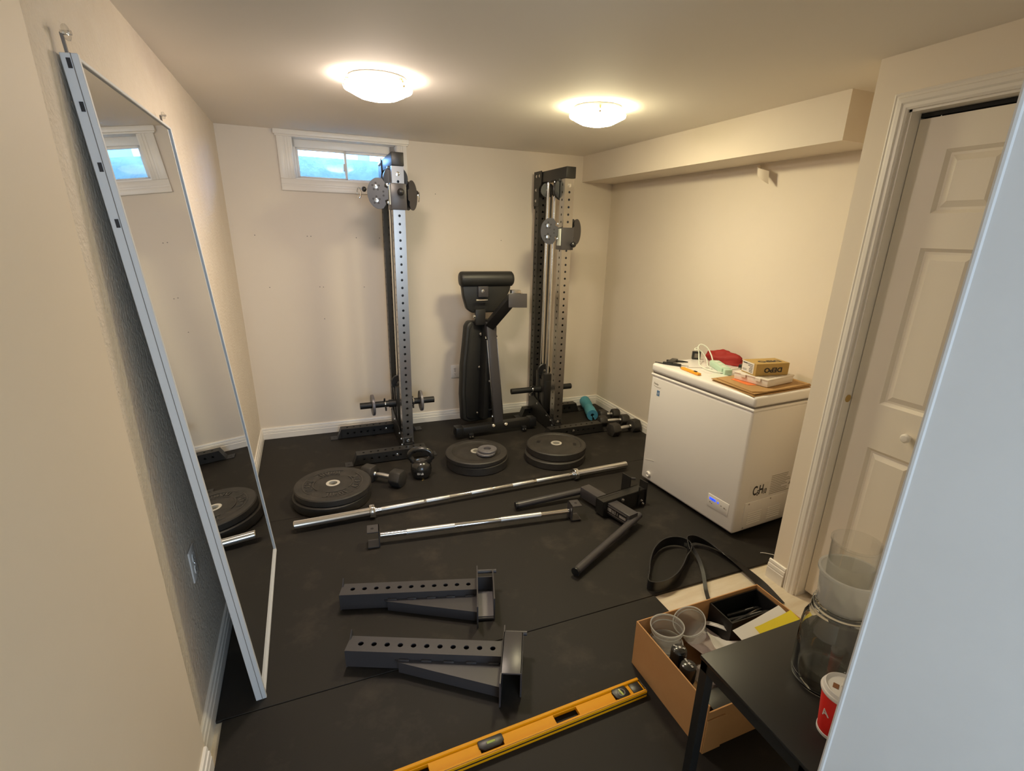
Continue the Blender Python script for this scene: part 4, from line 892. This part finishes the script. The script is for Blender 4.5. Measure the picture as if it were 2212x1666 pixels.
# ------------------------------------------------------------------ chest freezer
th_ = math.atan2(0.072, 0.9974); FM = Matrix.Translation((2.500, -2.405, 0)) @ rotz(th_)
F = thing('chest_freezer', 'white chest freezer standing against the right wall by the closet', 'freezer', Mx=FM)
DPT, LEN, TZ = 0.475, 0.795, 0.828
b = MB(); b.box(0, DPT, 0, LEN, 0.022, 0.752, 0.018, 4); b.build('cabinet', 'freezer', F, local=True)
b = MB(); b.box(-0.003, DPT, -0.003, LEN+0.003, 0.748, 0.764, 0.006, 3); b.build('rim', 'freezer', F, local=True)
b = MB(); b.box(0.006, DPT, 0.006, LEN-0.006, 0.760, 0.776, 0.002); b.build('gasket', 'gasket', F, local=True)
b = MB(); b.box(-0.004, DPT, -0.004, LEN+0.004, 0.773, TZ, 0.016, 4); lid = b.build('lid', 'freezer', F, local=True)
for x in (0.04, DPT-0.04):
    for y in (0.05, LEN-0.05):
        b = MB(); b.cyl((x, y, 0), (x, y, 0.03), 0.016, n=12); b.build('foot', 'plastic', F, local=True)
ff = lambda y, z: frame_M((-0.0006, y, z), (0, -1, 0), (0, 0, 1))       # on the front: x runs to the near end, z outward
text('Danby', 0.017, ff(0.742, 0.703) @ rotz(-0.06), 'print_', 'brand_mark', F, local=True, bold=0.01)
b = MB(); b.tube([(-0.0004, 0.760-0.008*k, 0.690-0.0035*math.sin(k/8*PI)-0.0005*k) for k in range(9)], 0.0011, 5); b.build('brand_swoosh', 'print_', F, local=True)
b = MB(); b.box(-0.001, 0.001, 0.703, 0.727, 0.630, 0.664); st = b.build('energy_sticker', 'blue', F, ang=0, local=True)
b = MB(); b.box(-0.0016, -0.0008, 0.707, 0.723, 0.644, 0.648).box(-0.0016, -0.0008, 0.710, 0.720, 0.636, 0.639).tube([(-0.0013, 0.722-0.0018*k, 0.652+0.005*math.sin(k/8*PI)) for k in range(9)], 0.0008, 4); b.build('sticker_print', 'white', st, ang=0, local=True)
b = MB(); b.lathe([(0, 0), (0.020, 0), (0.020, 0.006), (0.016, 0.012), (0.012, 0.012), (0.010, 0.008), (0, 0.008)], 20, axis_M((0, 0.718, 0.075), (-1, 0, 0))); b.build('drain_cap', 'freezer', F, local=True)
b = MB(); b.box(-0.003, 0.004, 0.046, 0.200, 0.110, 0.190, 0.003); pn = b.build('control_panel', 'freezer', F, local=True)
b = MB(); b.box(-0.0045, -0.0028, 0.140, 0.186, 0.158, 0.172, 0.001).lathe([(0, 0), (0.0055, 0), (0.0055, 0.0012), (0, 0.0012)], 12, axis_M((-0.003, 0.122, 0.163), (-1, 0, 0))); b.build('blue_display', 'led', pn, local=True)
text('-18', 0.011, frame_M((-0.0048, 0.163, 0.165), (0, -1, 0), (0, 0, 1)), 'blue', 'display_digits', pn, local=True)
b = MB()
for y, z, s in ((0.178, 0.142, 0.005), (0.165, 0.138, 0.004), (0.098, 0.155, 0.004), (0.074, 0.152, 0.006), (0.062, 0.150, 0.003)): b.box(-0.0036, -0.0028, y-s, y+s, z-s*0.7, z+s*0.7)
b.build('button_mark', 'print_', pn, ang=0, local=True)
text('C', 0.078, frame_M((0.128, -0.0006, 0.268), (1, 0, 0), (0, 0, 1)), 'ink', 'gas_mark', F, local=True, sx=0.66, bold=0.025)
text('5', 0.046, frame_M((0.153, -0.0006, 0.252), (1, 0, 0), (0, 0, 1)), 'ink', 'gas_mark', F, local=True, sx=0.66, bold=0.025)
text('H', 0.078, frame_M((0.177, -0.0006, 0.268), (1, 0, 0), (0, 0, 1)), 'ink', 'gas_mark', F, local=True, sx=0.66, bold=0.025)
text('10', 0.046, frame_M((0.209, -0.0006, 0.252), (1, 0, 0), (0, 0, 1)), 'ink', 'gas_mark', F, local=True, sx=0.66, bold=0.025)
b = MB(); b.box(0.085, 0.235, -0.0004, 0.001, 0.225, 0.31); b.build('gas_label', 'white', F, ang=0, local=True)
b = MB(); b.box(0.245, 0.43, -0.0004, 0.001, 0.215, 0.345); lb = b.build('rating_label', 'freezer', F, ang=0, local=True)
b = MB()
for k in range(11):
    z = 0.338-k*0.0112; b.box(0.250, 0.250+random.uniform(0.09, 0.17), -0.0010, -0.0003, z-0.0035, z+0.001)
b.prism([(0.405, 0.255), (0.425, 0.255), (0.415, 0.275)], 0.0003, 0.0010, Mx=frame_M((0, 0, 0), (1, 0, 0), (0, 0, 1))); b.build('label_print', 'print_', lb, ang=0, local=True)
b = MB(); b.box(0.065, 0.44, -0.004, 0.004, 0.040, 0.205, 0.003, Mx=Matrix.Identity(4)); gp = b.build('vent_cover', 'freezer', F, local=True)
for x in (0.10, 0.26):
    for k in range(6):
        b = MB(); b.box(x, x+0.11, -0.0062, -0.003, 0.062+k*0.014, 0.068+k*0.014, 0.0012, 1); b.build('vent_slat', 'freezer', gp, local=True)
for x, z in ((0.095, 0.196), (0.27, 0.196), (0.43, 0.196), (0.075, 0.05)): bolt((x, -0.004, z), (0, -1, 0), gp, 0.004, 0.002, 'print_', 'screw', local=True)
b = MB(); b.tube([(-0.001, 0.765-0.012*k, 0.165+0.016*math.sin(k/6)+0.001*k) for k in range(8)], 0.0009, 4); b.build('scratch', 'trim', F, local=True)

# ------------------------------------------------------------------ things on the freezer
Z0 = TZ
def flat(poly, z, t_, m, name, label, cat, bev=0.0, group=None):
    cx = sum(p[0] for p in poly)/len(poly); cy = sum(p[1] for p in poly)/len(poly)
    b = MB(); b.prism(poly, z, z+t_, bev=bev); return tag(rebase(b.build(name, m, ang=20), (cx, cy, z)), label, cat, group)
T = thing('cardboard_sheet', 'folded brown cardboard sheets lying flat on the freezer end', 'cardboard', (2.73, -2.22, Z0))
base_ = [(2.511, -2.071), (2.502, -2.385), (2.955, -2.350), (2.962, -2.040)]
for k in range(4):
    j = lambda i: (random.uniform(-0.006, 0.006), random.uniform(-0.006, 0.006)); pl = [(x+j(0)[0]+0.009*(k % 2), y+j(0)[1]+0.010*(k == 1)) for x, y in base_]
    if k == 3: pl = [(2.53, -2.085), (2.515, -2.36), (2.585, -2.382), (2.95, -2.345), (2.955, -2.05)]
    b = MB(); b.prism(pl, Z0+0.0005+k*0.0050, Z0+0.0043+k*0.0050); b.build('sheet', 'sheetc', T, ang=0)
flat([(2.585, -2.135), (2.585, -2.262), (2.63, -2.275), (2.63, -2.13)], Z0+0.0197, 0.0012, 'oil', 'orange_leaflet', 'orange and white leaflet under the milky organizer box', 'leaflet')
zt = Z0+0.0215
T = thing('organizer_box', 'milky plastic compartment box under the kraft carton on the freezer', 'storage box', Mx=Matrix.Translation((2.642, -2.335, zt)) @ rotz(0.17))
b = MB(); b.box(0, 0.236, 0, 0.205, 0, 0.036, 0.004); b.build('tray', 'org', T, local=True)
b = MB(); b.box(-0.003, 0.239, -0.003, 0.208, 0.034, 0.0425, 0.003); ld_ = b.build('lid', 'org', T, local=True)
for k in range(3):
    b = MB(); b.box(0.016+k*0.072, 0.078+k*0.072, 0.012, 0.085, 0.0422, 0.0436, 0.0008, 1); b.build('lid_window', 'deli', ld_, local=True)
for k in range(2):
    b = MB(); b.box(-0.008, -0.002, 0.04+0.09*k, 0.07+0.09*k, 0.022, 0.040, 0.001, 1); b.build('clasp', 'org', T, local=True)
zt2 = zt+0.0440
T = thing('kraft_carton', 'kraft carton printed upside down with DEPO, on the milky organizer box', 'box', Mx=Matrix.Translation((2.628, -2.258, zt2)) @ rotz(-0.135))
cl, cw, ch = 0.210, 0.118, 0.066
b = MB(); b.box(0, cl, 0, cw, 0, ch, 0.001, 1); b.build('carton', 'card2', T, local=True)
text('DEPO', 0.036, frame_M((cl*0.52, -0.0006, ch*0.47), (-1, 0, 0), (0, 0, -1)), 'ink', 'front_print', T, local=True, bold=0.035, sx=1.25)
text('DEPO', 0.050, frame_M((cl*0.55, cw*0.42, ch+0.0006), (-1, 0, 0), (0, -1, 0)), 'ink', 'top_print', T, local=True, bold=0.03, sx=1.1)
b = MB(); b.box(-0.0008, 0.001, 0.020, cw-0.004, 0.006, ch-0.002); lb = b.build('shipping_label', 'white', T, ang=0, local=True)
b = MB()
for k in range(6): b.box(-0.0014, -0.0006, 0.028, 0.028+random.uniform(0.02, 0.042), 0.012+k*0.008, 0.0145+k*0.008)
for k in range(3): b.box(-0.0014, -0.0006, 0.074, 0.108, 0.014+k*0.004, 0.015+k*0.004)
b.box(-0.0014, -0.0006, 0.074, 0.108, 0.052, 0.057); b.build('label_print', 'ink', lb, ang=0, local=True)

T = thing('power_strip', 'mint green power strip with a coiled pale cord on the freezer', 'power strip', (2.72, -1.89, Z0))
Q = Matrix.Translation((2.778, -1.790, Z0)) @ frame_M((0, 0, 0), (-0.095, -0.225, 0), (0.225, -0.095, 0))
b = MB(); b.box(0, 0.205, -0.030, 0.030, 0.001, 0.036, 0.006, 3, Mx=Q); bd_ = b.build('strip_body', 'mint', T)
b = MB(); b.box(0.212, 0.245, -0.024, 0.022, 0.001, 0.036, 0.005, 3, Mx=Q); b.build('plug_block', 'mint', T)
for k in range(3):
    b = MB(); b.cyl(Q @ V(0.04+k*0.06, 0, 0.0358), Q @ V(0.04+k*0.06, 0, 0.0368), 0.014, n=14); b.build('socket', 'mintw', bd_)
cord = [(2.782, -1.775, 0.020), (2.80, -1.73, 0.055), (2.795, -1.690, 0.095), (2.770, -1.660, 0.110), (2.745, -1.665, 0.095), (2.735, -1.69, 0.060), (2.715, -1.72, 0.030), (2.68, -1.77, 0.008), (2.655, -1.84, 0.006), (2.65, -1.92, 0.006), (2.685, -1.975, 0.010), (2.74, -1.98, 0.025), (2.80, -1.99, 0.03)]
b = MB(); b.tube(smooth([V(x, y, Z0+z) for x, y, z in cord], 5, False), 0.0042, 8); b.build('cord', 'mintw', T)
cord = [(2.745, -1.665, 0.095), (2.725, -1.66, 0.085), (2.715, -1.675, 0.080), (2.725, -1.69, 0.085), (2.75, -1.70, 0.07), (2.76, -1.74, 0.03), (2.72, -1.80, 0.006), (2.69, -1.87, 0.006)]
b = MB(); b.tube(smooth([V(x, y, Z0+z) for x, y, z in cord], 5, False), 0.0036, 8); b.build('cord', 'mintw', T)
b = MB(); b.box(-0.026, 0.026, -0.014, 0.014, 0, 0.052, 0.003, Mx=Matrix.Translation((2.785, -1.612, Z0+0.001)) @ rotz(-0.5)); pa = rebase(b.build('power_adapter', 'plastic'), (2.785, -1.612, Z0)); tag(pa, 'black square power adapter standing between the cord and the red pouch', 'adapter')
b = MB(); b.box(-0.014, 0.014, -0.0148, -0.0138, 0.012, 0.04, Mx=Matrix.Translation((2.785, -1.612, Z0+0.001)) @ rotz(-0.5)); b.build('adapter_label', 'gasket', pa, ang=0)
# red pouch
def blob(c, R, amp, seed, flat_=0.2, n=(28, 14)):
    def fn(u, v):
        a = 2*PI*u; e = PI*v-PI/2; p = Vector((math.cos(e)*math.cos(a), math.cos(e)*math.sin(a), math.sin(e)))
        k = 1 + amp*noise.noise(p*1.7+Vector((seed, 0, 0))) + amp*0.5*noise.noise(p*4+Vector((0, seed, 0)))
        q = Vector((p.x*R[0]*k, p.y*R[1]*k, p.z*R[2]*k)); q.z = max(q.z, -R[2]*flat_)
        return q + Vector(c) + Vector((0, 0, R[2]*flat_))
    b = MB(); b.grid(fn, *n); return b
b = blob((0, 0, 0.0), (0.055, 0.135, 0.062), 0.30, 3.1, 0.12); bmesh.ops.transform(b.bm, matrix=Matrix.Translation((2.905, -1.745, Z0+0.001)) @ rotz(0.30), verts=b.bm.verts)
tag(rebase(b.build('red_pouch', 'red', ang=0, weld=True), (2.905, -1.745, Z0)), 'crumpled dark red fabric pouch at the back of the freezer lid', 'pouch')
b = bpy.data.objects['red_pouch'].data; b.polygons.foreach_set('use_smooth', [True]*len(b.polygons))
b = MB(); b.box(-0.022, 0.022, -0.06, 0.06, 0, 0.03, 0.006, Mx=Matrix.Translation((2.83, -2.025, Z0+0.022)) @ rotz(0.3)); tag(rebase(b.build('tool_pouch', 'plastic'), (2.83, -2.025, Z0)), 'black plastic wrapped tool behind the power strip', 'tool')
# scraper, probe, cutter, pencil, papers
T = thing('putty_knife', 'black handled scraper lying at the far end of the freezer', 'scraper', (2.52, -1.66, Z0))
Q = Matrix.Translation((2.500, -1.700, Z0)) @ rotz(0.62); b = MB(); b.box(0, 0.125, -0.020, 0.020, 0.010, 0.022, 0.004, Mx=Q); b.build('blade_guard', 'plastic', T)
Q = Matrix.Translation((2.468, -1.632, Z0)) @ rotz(-0.95); b = MB(); b.box(0.03, 0.145, -0.010, 0.010, 0.001, 0.016, 0.004, Mx=Q).prism([(-0.02, 0), (0.03, -0.008), (0.03, 0.008)], 0.003, 0.007, Mx=Q); b.build('handle', 'plastic', T)
T = thing('screwdriver', 'thin dark screwdriver beside the scraper on the freezer', 'screwdriver', (2.60, -1.68, Z0))
Q = Matrix.Translation((2.545, -1.615, Z0)) @ rotz(-0.55); b = MB(); b.tube([Q @ V(0, 0, 0.008), Q @ V(0.10, 0, 0.008), Q @ V(0.135, 0, 0.006)], [0.007, 0.006, 0.003], 10); b.build('handle', 'plastic', T)
b = MB(); b.tube([V(2.545, -1.715, Z0+0.004), V(2.60, -1.765, Z0+0.003)], [0.0025, 0.0015], 8); tag(rebase(b.build('thin_probe', 'gasket'), (2.57, -1.74, Z0)), 'thin dark probe lying beyond the orange cutter', 'tool')
T = thing('utility_knife', 'orange snap blade utility knife near the front edge of freezer', 'knife', (2.52, -1.88, Z0))
Q = Matrix.Translation((2.520, -1.790, Z0)) @ rotz(math.radians(-92)); b = MB(); b.box(0.012, 0.175, -0.013, 0.013, 0.001, 0.015, 0.004, Mx=Q); b.build('handle', 'orange', T)
b = MB(); b.prism([(-0.012, 0.0), (0.014, -0.010), (0.014, 0.010)], 0.004, 0.010, Mx=Q); b.build('nose', 'gasket', T)
b = MB(); b.box(0.125, 0.148, -0.006, 0.006, 0.014, 0.020, 0.002, Mx=Q); b.build('slider', 'plastic', T)
b = MB(); b.tube([V(2.575, -1.780, Z0+0.004), V(2.700, -1.835, Z0+0.004)], 0.0035, 8); tag(rebase(b.build('white_pen', 'white'), (2.64, -1.81, Z0)), 'white pen lying under the cord on the freezer', 'pen')
flat([(2.56, -1.99), (2.555, -2.035), (2.66, -2.06), (2.68, -2.0), (2.62, -1.95)], Z0+0.0005, 0.003, 'mintw', 'plastic_bag', 'clear wrinkled bag of small hardware beside the cardboard sheets', 'bag', group=None)
flat([(2.61, -1.85), (2.60, -1.93), (2.64, -1.96), (2.645, -1.86)], Z0+0.0005, 0.0012, 'white', 'receipt', 'small pale paper slip under the pale cord', 'paper')

# ------------------------------------------------------------------ side table
TX0, TX1, TY0, TY1, TZ_ = 1.353, 1.98, -3.742, -3.390, 0.500
T = thing('side_table', 'low black metal side table holding the glass jar at the right edge', 'table', ((TX0+TX1)/2, (TY0+TY1)/2, -0.012))
b = MB(); b.box(TX0, TX1, TY0, TY1, TZ_-0.012, TZ_, 0.002); b.build('table_top', 'black', T)
b = MB()
b.box(TX0+0.003, TX1-0.003, TY1-0.028, TY1-0.003, TZ_-0.045, TZ_-0.012, 0.001, 1).box(TX0+0.003, TX0+0.028, TY0+0.003, TY1-0.028, TZ_-0.045, TZ_-0.012, 0.001, 1).box(TX1-0.028, TX1-0.003, TY0+0.003, TY1-0.028, TZ_-0.045, TZ_-0.012, 0.001, 1).box(TX0+0.003, TX1-0.003, TY0+0.003, TY0+0.028, TZ_-0.045, TZ_-0.012, 0.001, 1)
b.build('apron', 'blackm', T)
for x in (TX0+0.003, TX1-0.031):
    for y in (TY0+0.003, TY1-0.031):
        b = MB(); b.box(x, x+0.028, y, y+0.028, -0.010 if y < -3.6 and False else 0.0005, TZ_-0.012, 0.001, 1); b.build('leg', 'blackm', T)
b = MB(); b.prism([(0, 0), (0.05, 0), (0, -0.05)], 0, 0.004, Mx=frame_M((TX0+0.031, TY1-0.016, TZ_-0.045), (1, 0, 0), (0, 0, 1))); b.build('corner_brace', 'blackm', T, ang=0)

# glass jar with plastic tubs on its mouth
jc = V(1.602, -3.572, TZ_)
T = thing('glass_jar', 'large clear glass jar standing on the black side table', 'jar', jc)
R_ = 0.080
out_ = [(0, 0.0005), (R_*0.90, 0.0005), (R_*0.98, 0.008), (R_, 0.022), (R_, 0.160), (R_*0.97, 0.182), (R_*0.86, 0.200), (R_*0.80, 0.208), (R_*0.80, 0.214), (R_*0.85, 0.217), (R_*0.85, 0.222), (R_*0.80, 0.225), (R_*0.80, 0.231), (R_*0.84, 0.234), (R_*0.82, 0.238)]
in_ = [(R_*0.77, 0.238), (R_*0.76, 0.210), (R_*0.83, 0.199), (R_*0.94, 0.180), (R_*0.965, 0.16), (R_*0.965, 0.022), (R_*0.9, 0.010), (0, 0.012)]
b = MB(); b.lathe(out_ + in_, 56, Matrix.Translation(jc)); b.build('jar_body', 'glass', T, ang=50)
T = thing('plastic_tub', 'frosted plastic deli tub sitting in the mouth of the glass jar', 'tub', jc + V(0, 0, 0.238))
b = MB(); b.lathe([(0, 0.0005), (0.058, 0.0005), (0.060, 0.004), (0.068, 0.088), (0.073, 0.090), (0.073, 0.096), (0.067, 0.096), (0.0585, 0.008), (0, 0.006)], 48, Matrix.Translation(jc + V(0, 0, 0.238))); b.build('tub_wall', 'frost', T, ang=40)
z2 = jc + V(0.006, 0.010, 0.248)
T = thing('clear_cup', 'clear plastic cup standing inside the frosted tub on the jar', 'cup', z2)
b = MB(); b.lathe([(0, 0.0), (0.040, 0.0), (0.043, 0.004), (0.050, 0.075), (0.053, 0.155), (0.056, 0.158), (0.056, 0.163), (0.052, 0.162), (0.0485, 0.075), (0.041, 0.006), (0, 0.004)], 40, Matrix.Translation(z2)); b.build('cup_wall', 'clearp', T, ang=40)
# red coffee cup
cc = V(1.487, -3.688, TZ_)
T = thing('coffee_cup', 'red paper coffee cup with white lid beside the glass jar', 'cup', cc)
b = MB(); b.lathe([(0, 0.005), (0.0315, 0.005), (0.0315, 0.0005), (0.033, 0.0005), (0.033, 0.007), (0.0435, 0.120), (0.0425, 0.122), (0, 0.120)], 40, Matrix.Translation(cc)); b.build('cup_body', 'cupred', T, ang=40)
b = MB(); b.lathe([(0.0334, 0.0004), (0.0345, 0.0010), (0.0350, 0.008), (0.0336, 0.009)], 40, Matrix.Translation(cc)); b.build('bottom_ring', 'white', T)
b = MB(); b.lathe([(0.0436, 0.117), (0.0465, 0.118), (0.0475, 0.122), (0.046, 0.126), (0.044, 0.127), (0.0415, 0.135), (0.0395, 0.1365), (0.037, 0.134), (0.034, 0.131), (0, 0.131)], 40, Matrix.Translation(cc)); ld_ = b.build('cup_lid', 'white', T)
b = MB(); b.box(-0.008, 0.008, -0.006, 0.006, 0.1308, 0.1322, 0.0005, 1, Mx=Matrix.Translation(cc + V(-0.014, 0.012, 0)) @ rotz(0.5)); b.build('sip_tab', 'skin', ld_)
b = MB(); b.box(-0.006, 0.006, -0.008, 0.008, 0.1308, 0.1355, 0.001, 1, Mx=Matrix.Translation(cc + V(0.004, 0.002, 0)) @ rotz(0.5)); b.build('lid_ridge', 'white', ld_)
text('A', 0.026, Matrix.Translation(cc) @ rotz(math.radians(172)) @ frame_M((0.0388, 0, 0.068), (0, 1, 0), (0.09, 0, 1)) @ rotz(0.3), 'white', 'cup_print', T, ext=0.0010)

# ------------------------------------------------------------------ cardboard box with odds and ends
BX0, BX1, BY0, BY1, BH = 1.480, 2.090, -3.343, -2.945, 0.203
T = thing('cardboard_box', 'open brown cardboard box full of odds and ends under the side table', 'box', ((BX0+BX1)/2, (BY0+BY1)/2, -0.008))
tk = 0.005; zb = 0.0015
def wall_(x0, x1, y0, y1, z1, nm): b = MB(); b.box(x0, x1, y0, y1, zb, z1, 0.0008, 1); return b.build(nm, 'card', T)
wall_(BX0, BX0+tk, BY0, BY1, BH, 'side_panel'); wall_(BX1-tk, BX1, BY0, BY1, BH, 'side_panel')
wall_(BX0+tk, BX1-tk, BY1-tk, BY1, BH, 'end_panel'); wall_(BX0+tk, BX1-tk, BY0, BY0+tk, BH-0.03, 'end_panel')
b = MB(); b.box(BX0+tk, BX1-tk, BY0+tk, BY1-tk, zb, zb+0.005); b.build('bottom_panel', 'cardin', T)
b = MB(); b.box(BX0+0.001, BX0+0.075, BY0-0.0045, BY0-0.0005, zb, BH-0.06, 0.0008, 1); b.build('overlap_flap', 'card', T)
zi = zb+0.0055
def deli(c, d, label, r=0.058, h=0.115):
    c = Vector(c); A = axis_M(c, d); t = thing('deli_container', label, 'container', c)
    b = MB(); b.lathe([(0, 0), (r*0.80, 0), (r*0.83, 0.004), (r*0.93, h*0.80), (r*0.96, h*0.82), (r*0.97, h*0.93), (r*1.03, h*0.94), (r*1.03, h), (r*0.99, h), (r*0.95, h*0.9), (r*0.91, h*0.78), (r*0.80, 0.006), (0, 0.006)], 44, A); cw_ = b.build('container_wall', 'deli', t, ang=40)
    b = MB(); b.lathe([(r*0.975, h*0.965), (r*1.04, h*0.965), (r*1.045, h*1.005), (r*0.985, h*1.005)], 44, A, closed=True); b.build('rim', 'frost', t)
    b = MB(); b.lathe([(r*0.93, h*0.80), (r*0.965, h*0.80), (r*0.965, h*0.825), (r*0.94, h*0.825)], 44, A, closed=True); b.build('rib', 'frost', t)
    return t
deli((1.567, -3.030, 0.010), (-0.03, 0.02, 1), 'translucent deli container standing lower in the box corner', 0.060, 0.140)
deli((1.565, -3.028, 0.0995), (-0.04, 0.03, 1), 'translucent deli container stacked uppermost in the box corner', 0.060, 0.125)
deli((1.712, -3.012, 0.128), (-0.44, -0.05, 0.78), 'translucent deli container tipped on its side on the papers', 0.060, 0.085)
def bottle(c, label, rz, dome, tl=0.03):
    c = Vector(c); t = thing('black_bottle', label, 'bottle', Mx=Matrix.Translation(c) @ Matrix.Rotation(tl, 4, 'Y') @ rotz(rz)); h = 0.200
    b = MB(); b.lathe([(0, 0), (0.024, 0), (0.026, 0.004), (0.026, 0.13), (0.023, 0.134), (0, 0.134)], 28); b.build('bottle_body', 'plastic', t, local=True)
    b = MB(); b.lathe([(0.026, 0.135), (0.0285, 0.137), (0.0285, h-0.014), (0.026, h-0.006), (0.020, h-0.002+dome*0.3), (0, h+dome)], 32); cp = b.build('cap', 'enamel', t, local=True)
    zt_ = h+dome+0.0004
    st = [(0.007*(1 if k % 2 else 0.42)*math.sin(k*PI/5), 0.007*(1 if k % 2 else 0.42)*math.cos(k*PI/5)) for k in range(10)]
    b = MB(); b.prism(st, zt_-0.002, zt_+0.0003); b.build('star_mark', 'white', cp, ang=0, local=True)
    text('Flex', 0.0085, Matrix.Translation((-0.0155, 0.000, zt_-0.0004)), 'white', 'cap_print', cp, local=True, bold=0.02, ext=0.001)
    text('All', 0.0085, Matrix.Translation((0.0140, 0.000, zt_-0.0004)), 'white', 'cap_print', cp, local=True, bold=0.02, ext=0.001)
bottle((1.538, -3.118, zi+0.002), 'black bottle with a printed star cap touching the deli containers', -0.75, 0.0025)
bottle((1.522, -3.188, zi+0.002), 'black bottle with a printed star cap nearest the table leg', -1.55, 0.0015)
T = thing('black_tray', 'black plastic bin standing in the far end of the cardboard box', 'bin', (1.96, -3.02, zi))
b = MB(); x0, x1, y0, y1, z1 = 1.830, 2.078, -3.078, -2.955, 0.190; t_ = 0.004
for a in ((x0, x0+t_, y0, y1), (x1-t_, x1, y0, y1), (x0+t_, x1-t_, y0, y0+t_), (x0+t_, x1-t_, y1-t_, y1)): b.box(*a, zi, z1)
b.box(x0+t_, x1-t_, y0+t_, y1-t_, zi, zi+0.004); b.build('bin_wall', 'plastic', T, ang=0)
for k, (p, q, r_) in enumerate((((1.85, -3.015, 0.138), (2.06, -3.055, 0.160), 0.008), ((1.86, -3.045, 0.150), (2.05, -3.020, 0.150), 0.006), ((1.87, -3.060, 0.135), (2.05, -3.062, 0.168), 0.007), ((1.90, -2.985, 0.128), (2.06, -3.00, 0.135), 0.007))):
    t = thing('pen', ['thick black pen at the front of the black bin', 'thin silver tipped pen lying across the black bin', 'black pen leaning on the near side of the bin', 'dark pen lying deepest in the black bin'][k], 'pen', p)
    d = (V(*q)-V(*p)); b = MB(); b.tube([V(*p), V(*p)+d*0.9, V(*p)+d*0.97, V(*q)], [r_, r_, r_*0.6, r_*0.2], 12); b.build('barrel', 'plastic', t)
    b = MB(); b.tube([V(*p)+d*0.55+V(0, 0, r_), V(*p)+d*0.8+V(0, 0, r_*1.2)], 0.0015, 6); b.build('clip', 'chrome', t)
b = MB(); b.box(x0+0.006, x1-0.006, y0+0.006, y1-0.006, zi+0.005, 0.118, 0.01); tag(rebase(b.build('cloth_bundle', 'blackm'), (1.95, -3.06, zi+0.005)), 'dark cloth filling the bottom of the black bin', 'cloth')
def sheet(c, sx, sy, rz, rx, ry, curl, m, name, label, cat):
    Mx = Matrix.Translation(c) @ rotz(rz) @ Matrix.Rotation(rx, 4, 'X') @ Matrix.Rotation(ry, 4, 'Y')
    b = MB(); b.grid(lambda u, v: Vector(((u-0.5)*sx, (v-0.5)*sy, curl*((u-0.5)**2*4)*sx + 0.004*noise.noise((u*4, v*4, sx*9)))), 8, 6, Mx=Mx, thick=0.0008)
    return tag(rebase(b.build(name, m), c), label, cat)
sheet((1.755, -3.045, 0.085), 0.15, 0.12, 0.4, 0.15, 0.1, 0.06, 'paper2', 'paper_sheet', 'pinkish paper lying between the tipped container and the bin', 'paper')
sheet((1.775, -3.120, 0.130), 0.13, 0.12, -0.5, -0.25, 0.2, 0.10, 'white', 'paper_sheet', 'white folded paper lying loose in the middle of the box', 'paper')
sheet((1.80, -3.00, 0.135), 0.12, 0.014, -0.95, 0.6, -0.55, -0.25, 'white', 'paper_strip', 'curled white paper strip rising in front of the bin', 'paper')
sheet((1.945, -3.172, 0.172), 0.255, 0.17, 0.10, 0.22, -0.10, 0.02, 'white', 'paper_stack', 'white papers standing against the near side of the bin', 'paper')
sheet((1.985, -3.195, 0.188), 0.190, 0.14, 0.05, 0.20, -0.10, 0.02, 'yellowp', 'yellow_envelope', 'bright yellow envelope behind the side table edge', 'envelope')
sheet((1.70, -3.175, 0.118), 0.12, 0.08, 0.9, -0.1, 0.1, 0.05, 'skin', 'wallet_photo', 'dark edged print lying by the table corner', 'card')
bpy.data.objects['wallet_photo'].data.materials[0] = M['paper2']
b = blob((0, 0, 0), (0.036, 0.036, 0.040), 0.55, 5.5, 0.2, (26, 14)); bmesh.ops.transform(b.bm, matrix=Matrix.Translation((1.640, -3.160, 0.082)), verts=b.bm.verts)
tag(rebase(b.build('clear_bag', 'clearp', ang=0, weld=True), (1.64, -3.125, 0.08)), 'crumpled clear plastic bag between the containers and the papers', 'bag')
b = MB(); b.box(1.56, 1.80, -3.33, -3.22, zi, 0.10, 0.01); tag(rebase(b.build('dark_case', 'plastic'), (1.68, -3.28, zi)), 'black plastic case lying under the table edge in the box', 'case')
b = MB(); b.box(1.65, 1.82, -3.20, -3.10, zi, 0.075, 0.012); tag(rebase(b.build('paper_parcel', 'paper2'), (1.7, -3.08, zi)), 'pale parcel of papers at the bottom of the box', 'parcel')
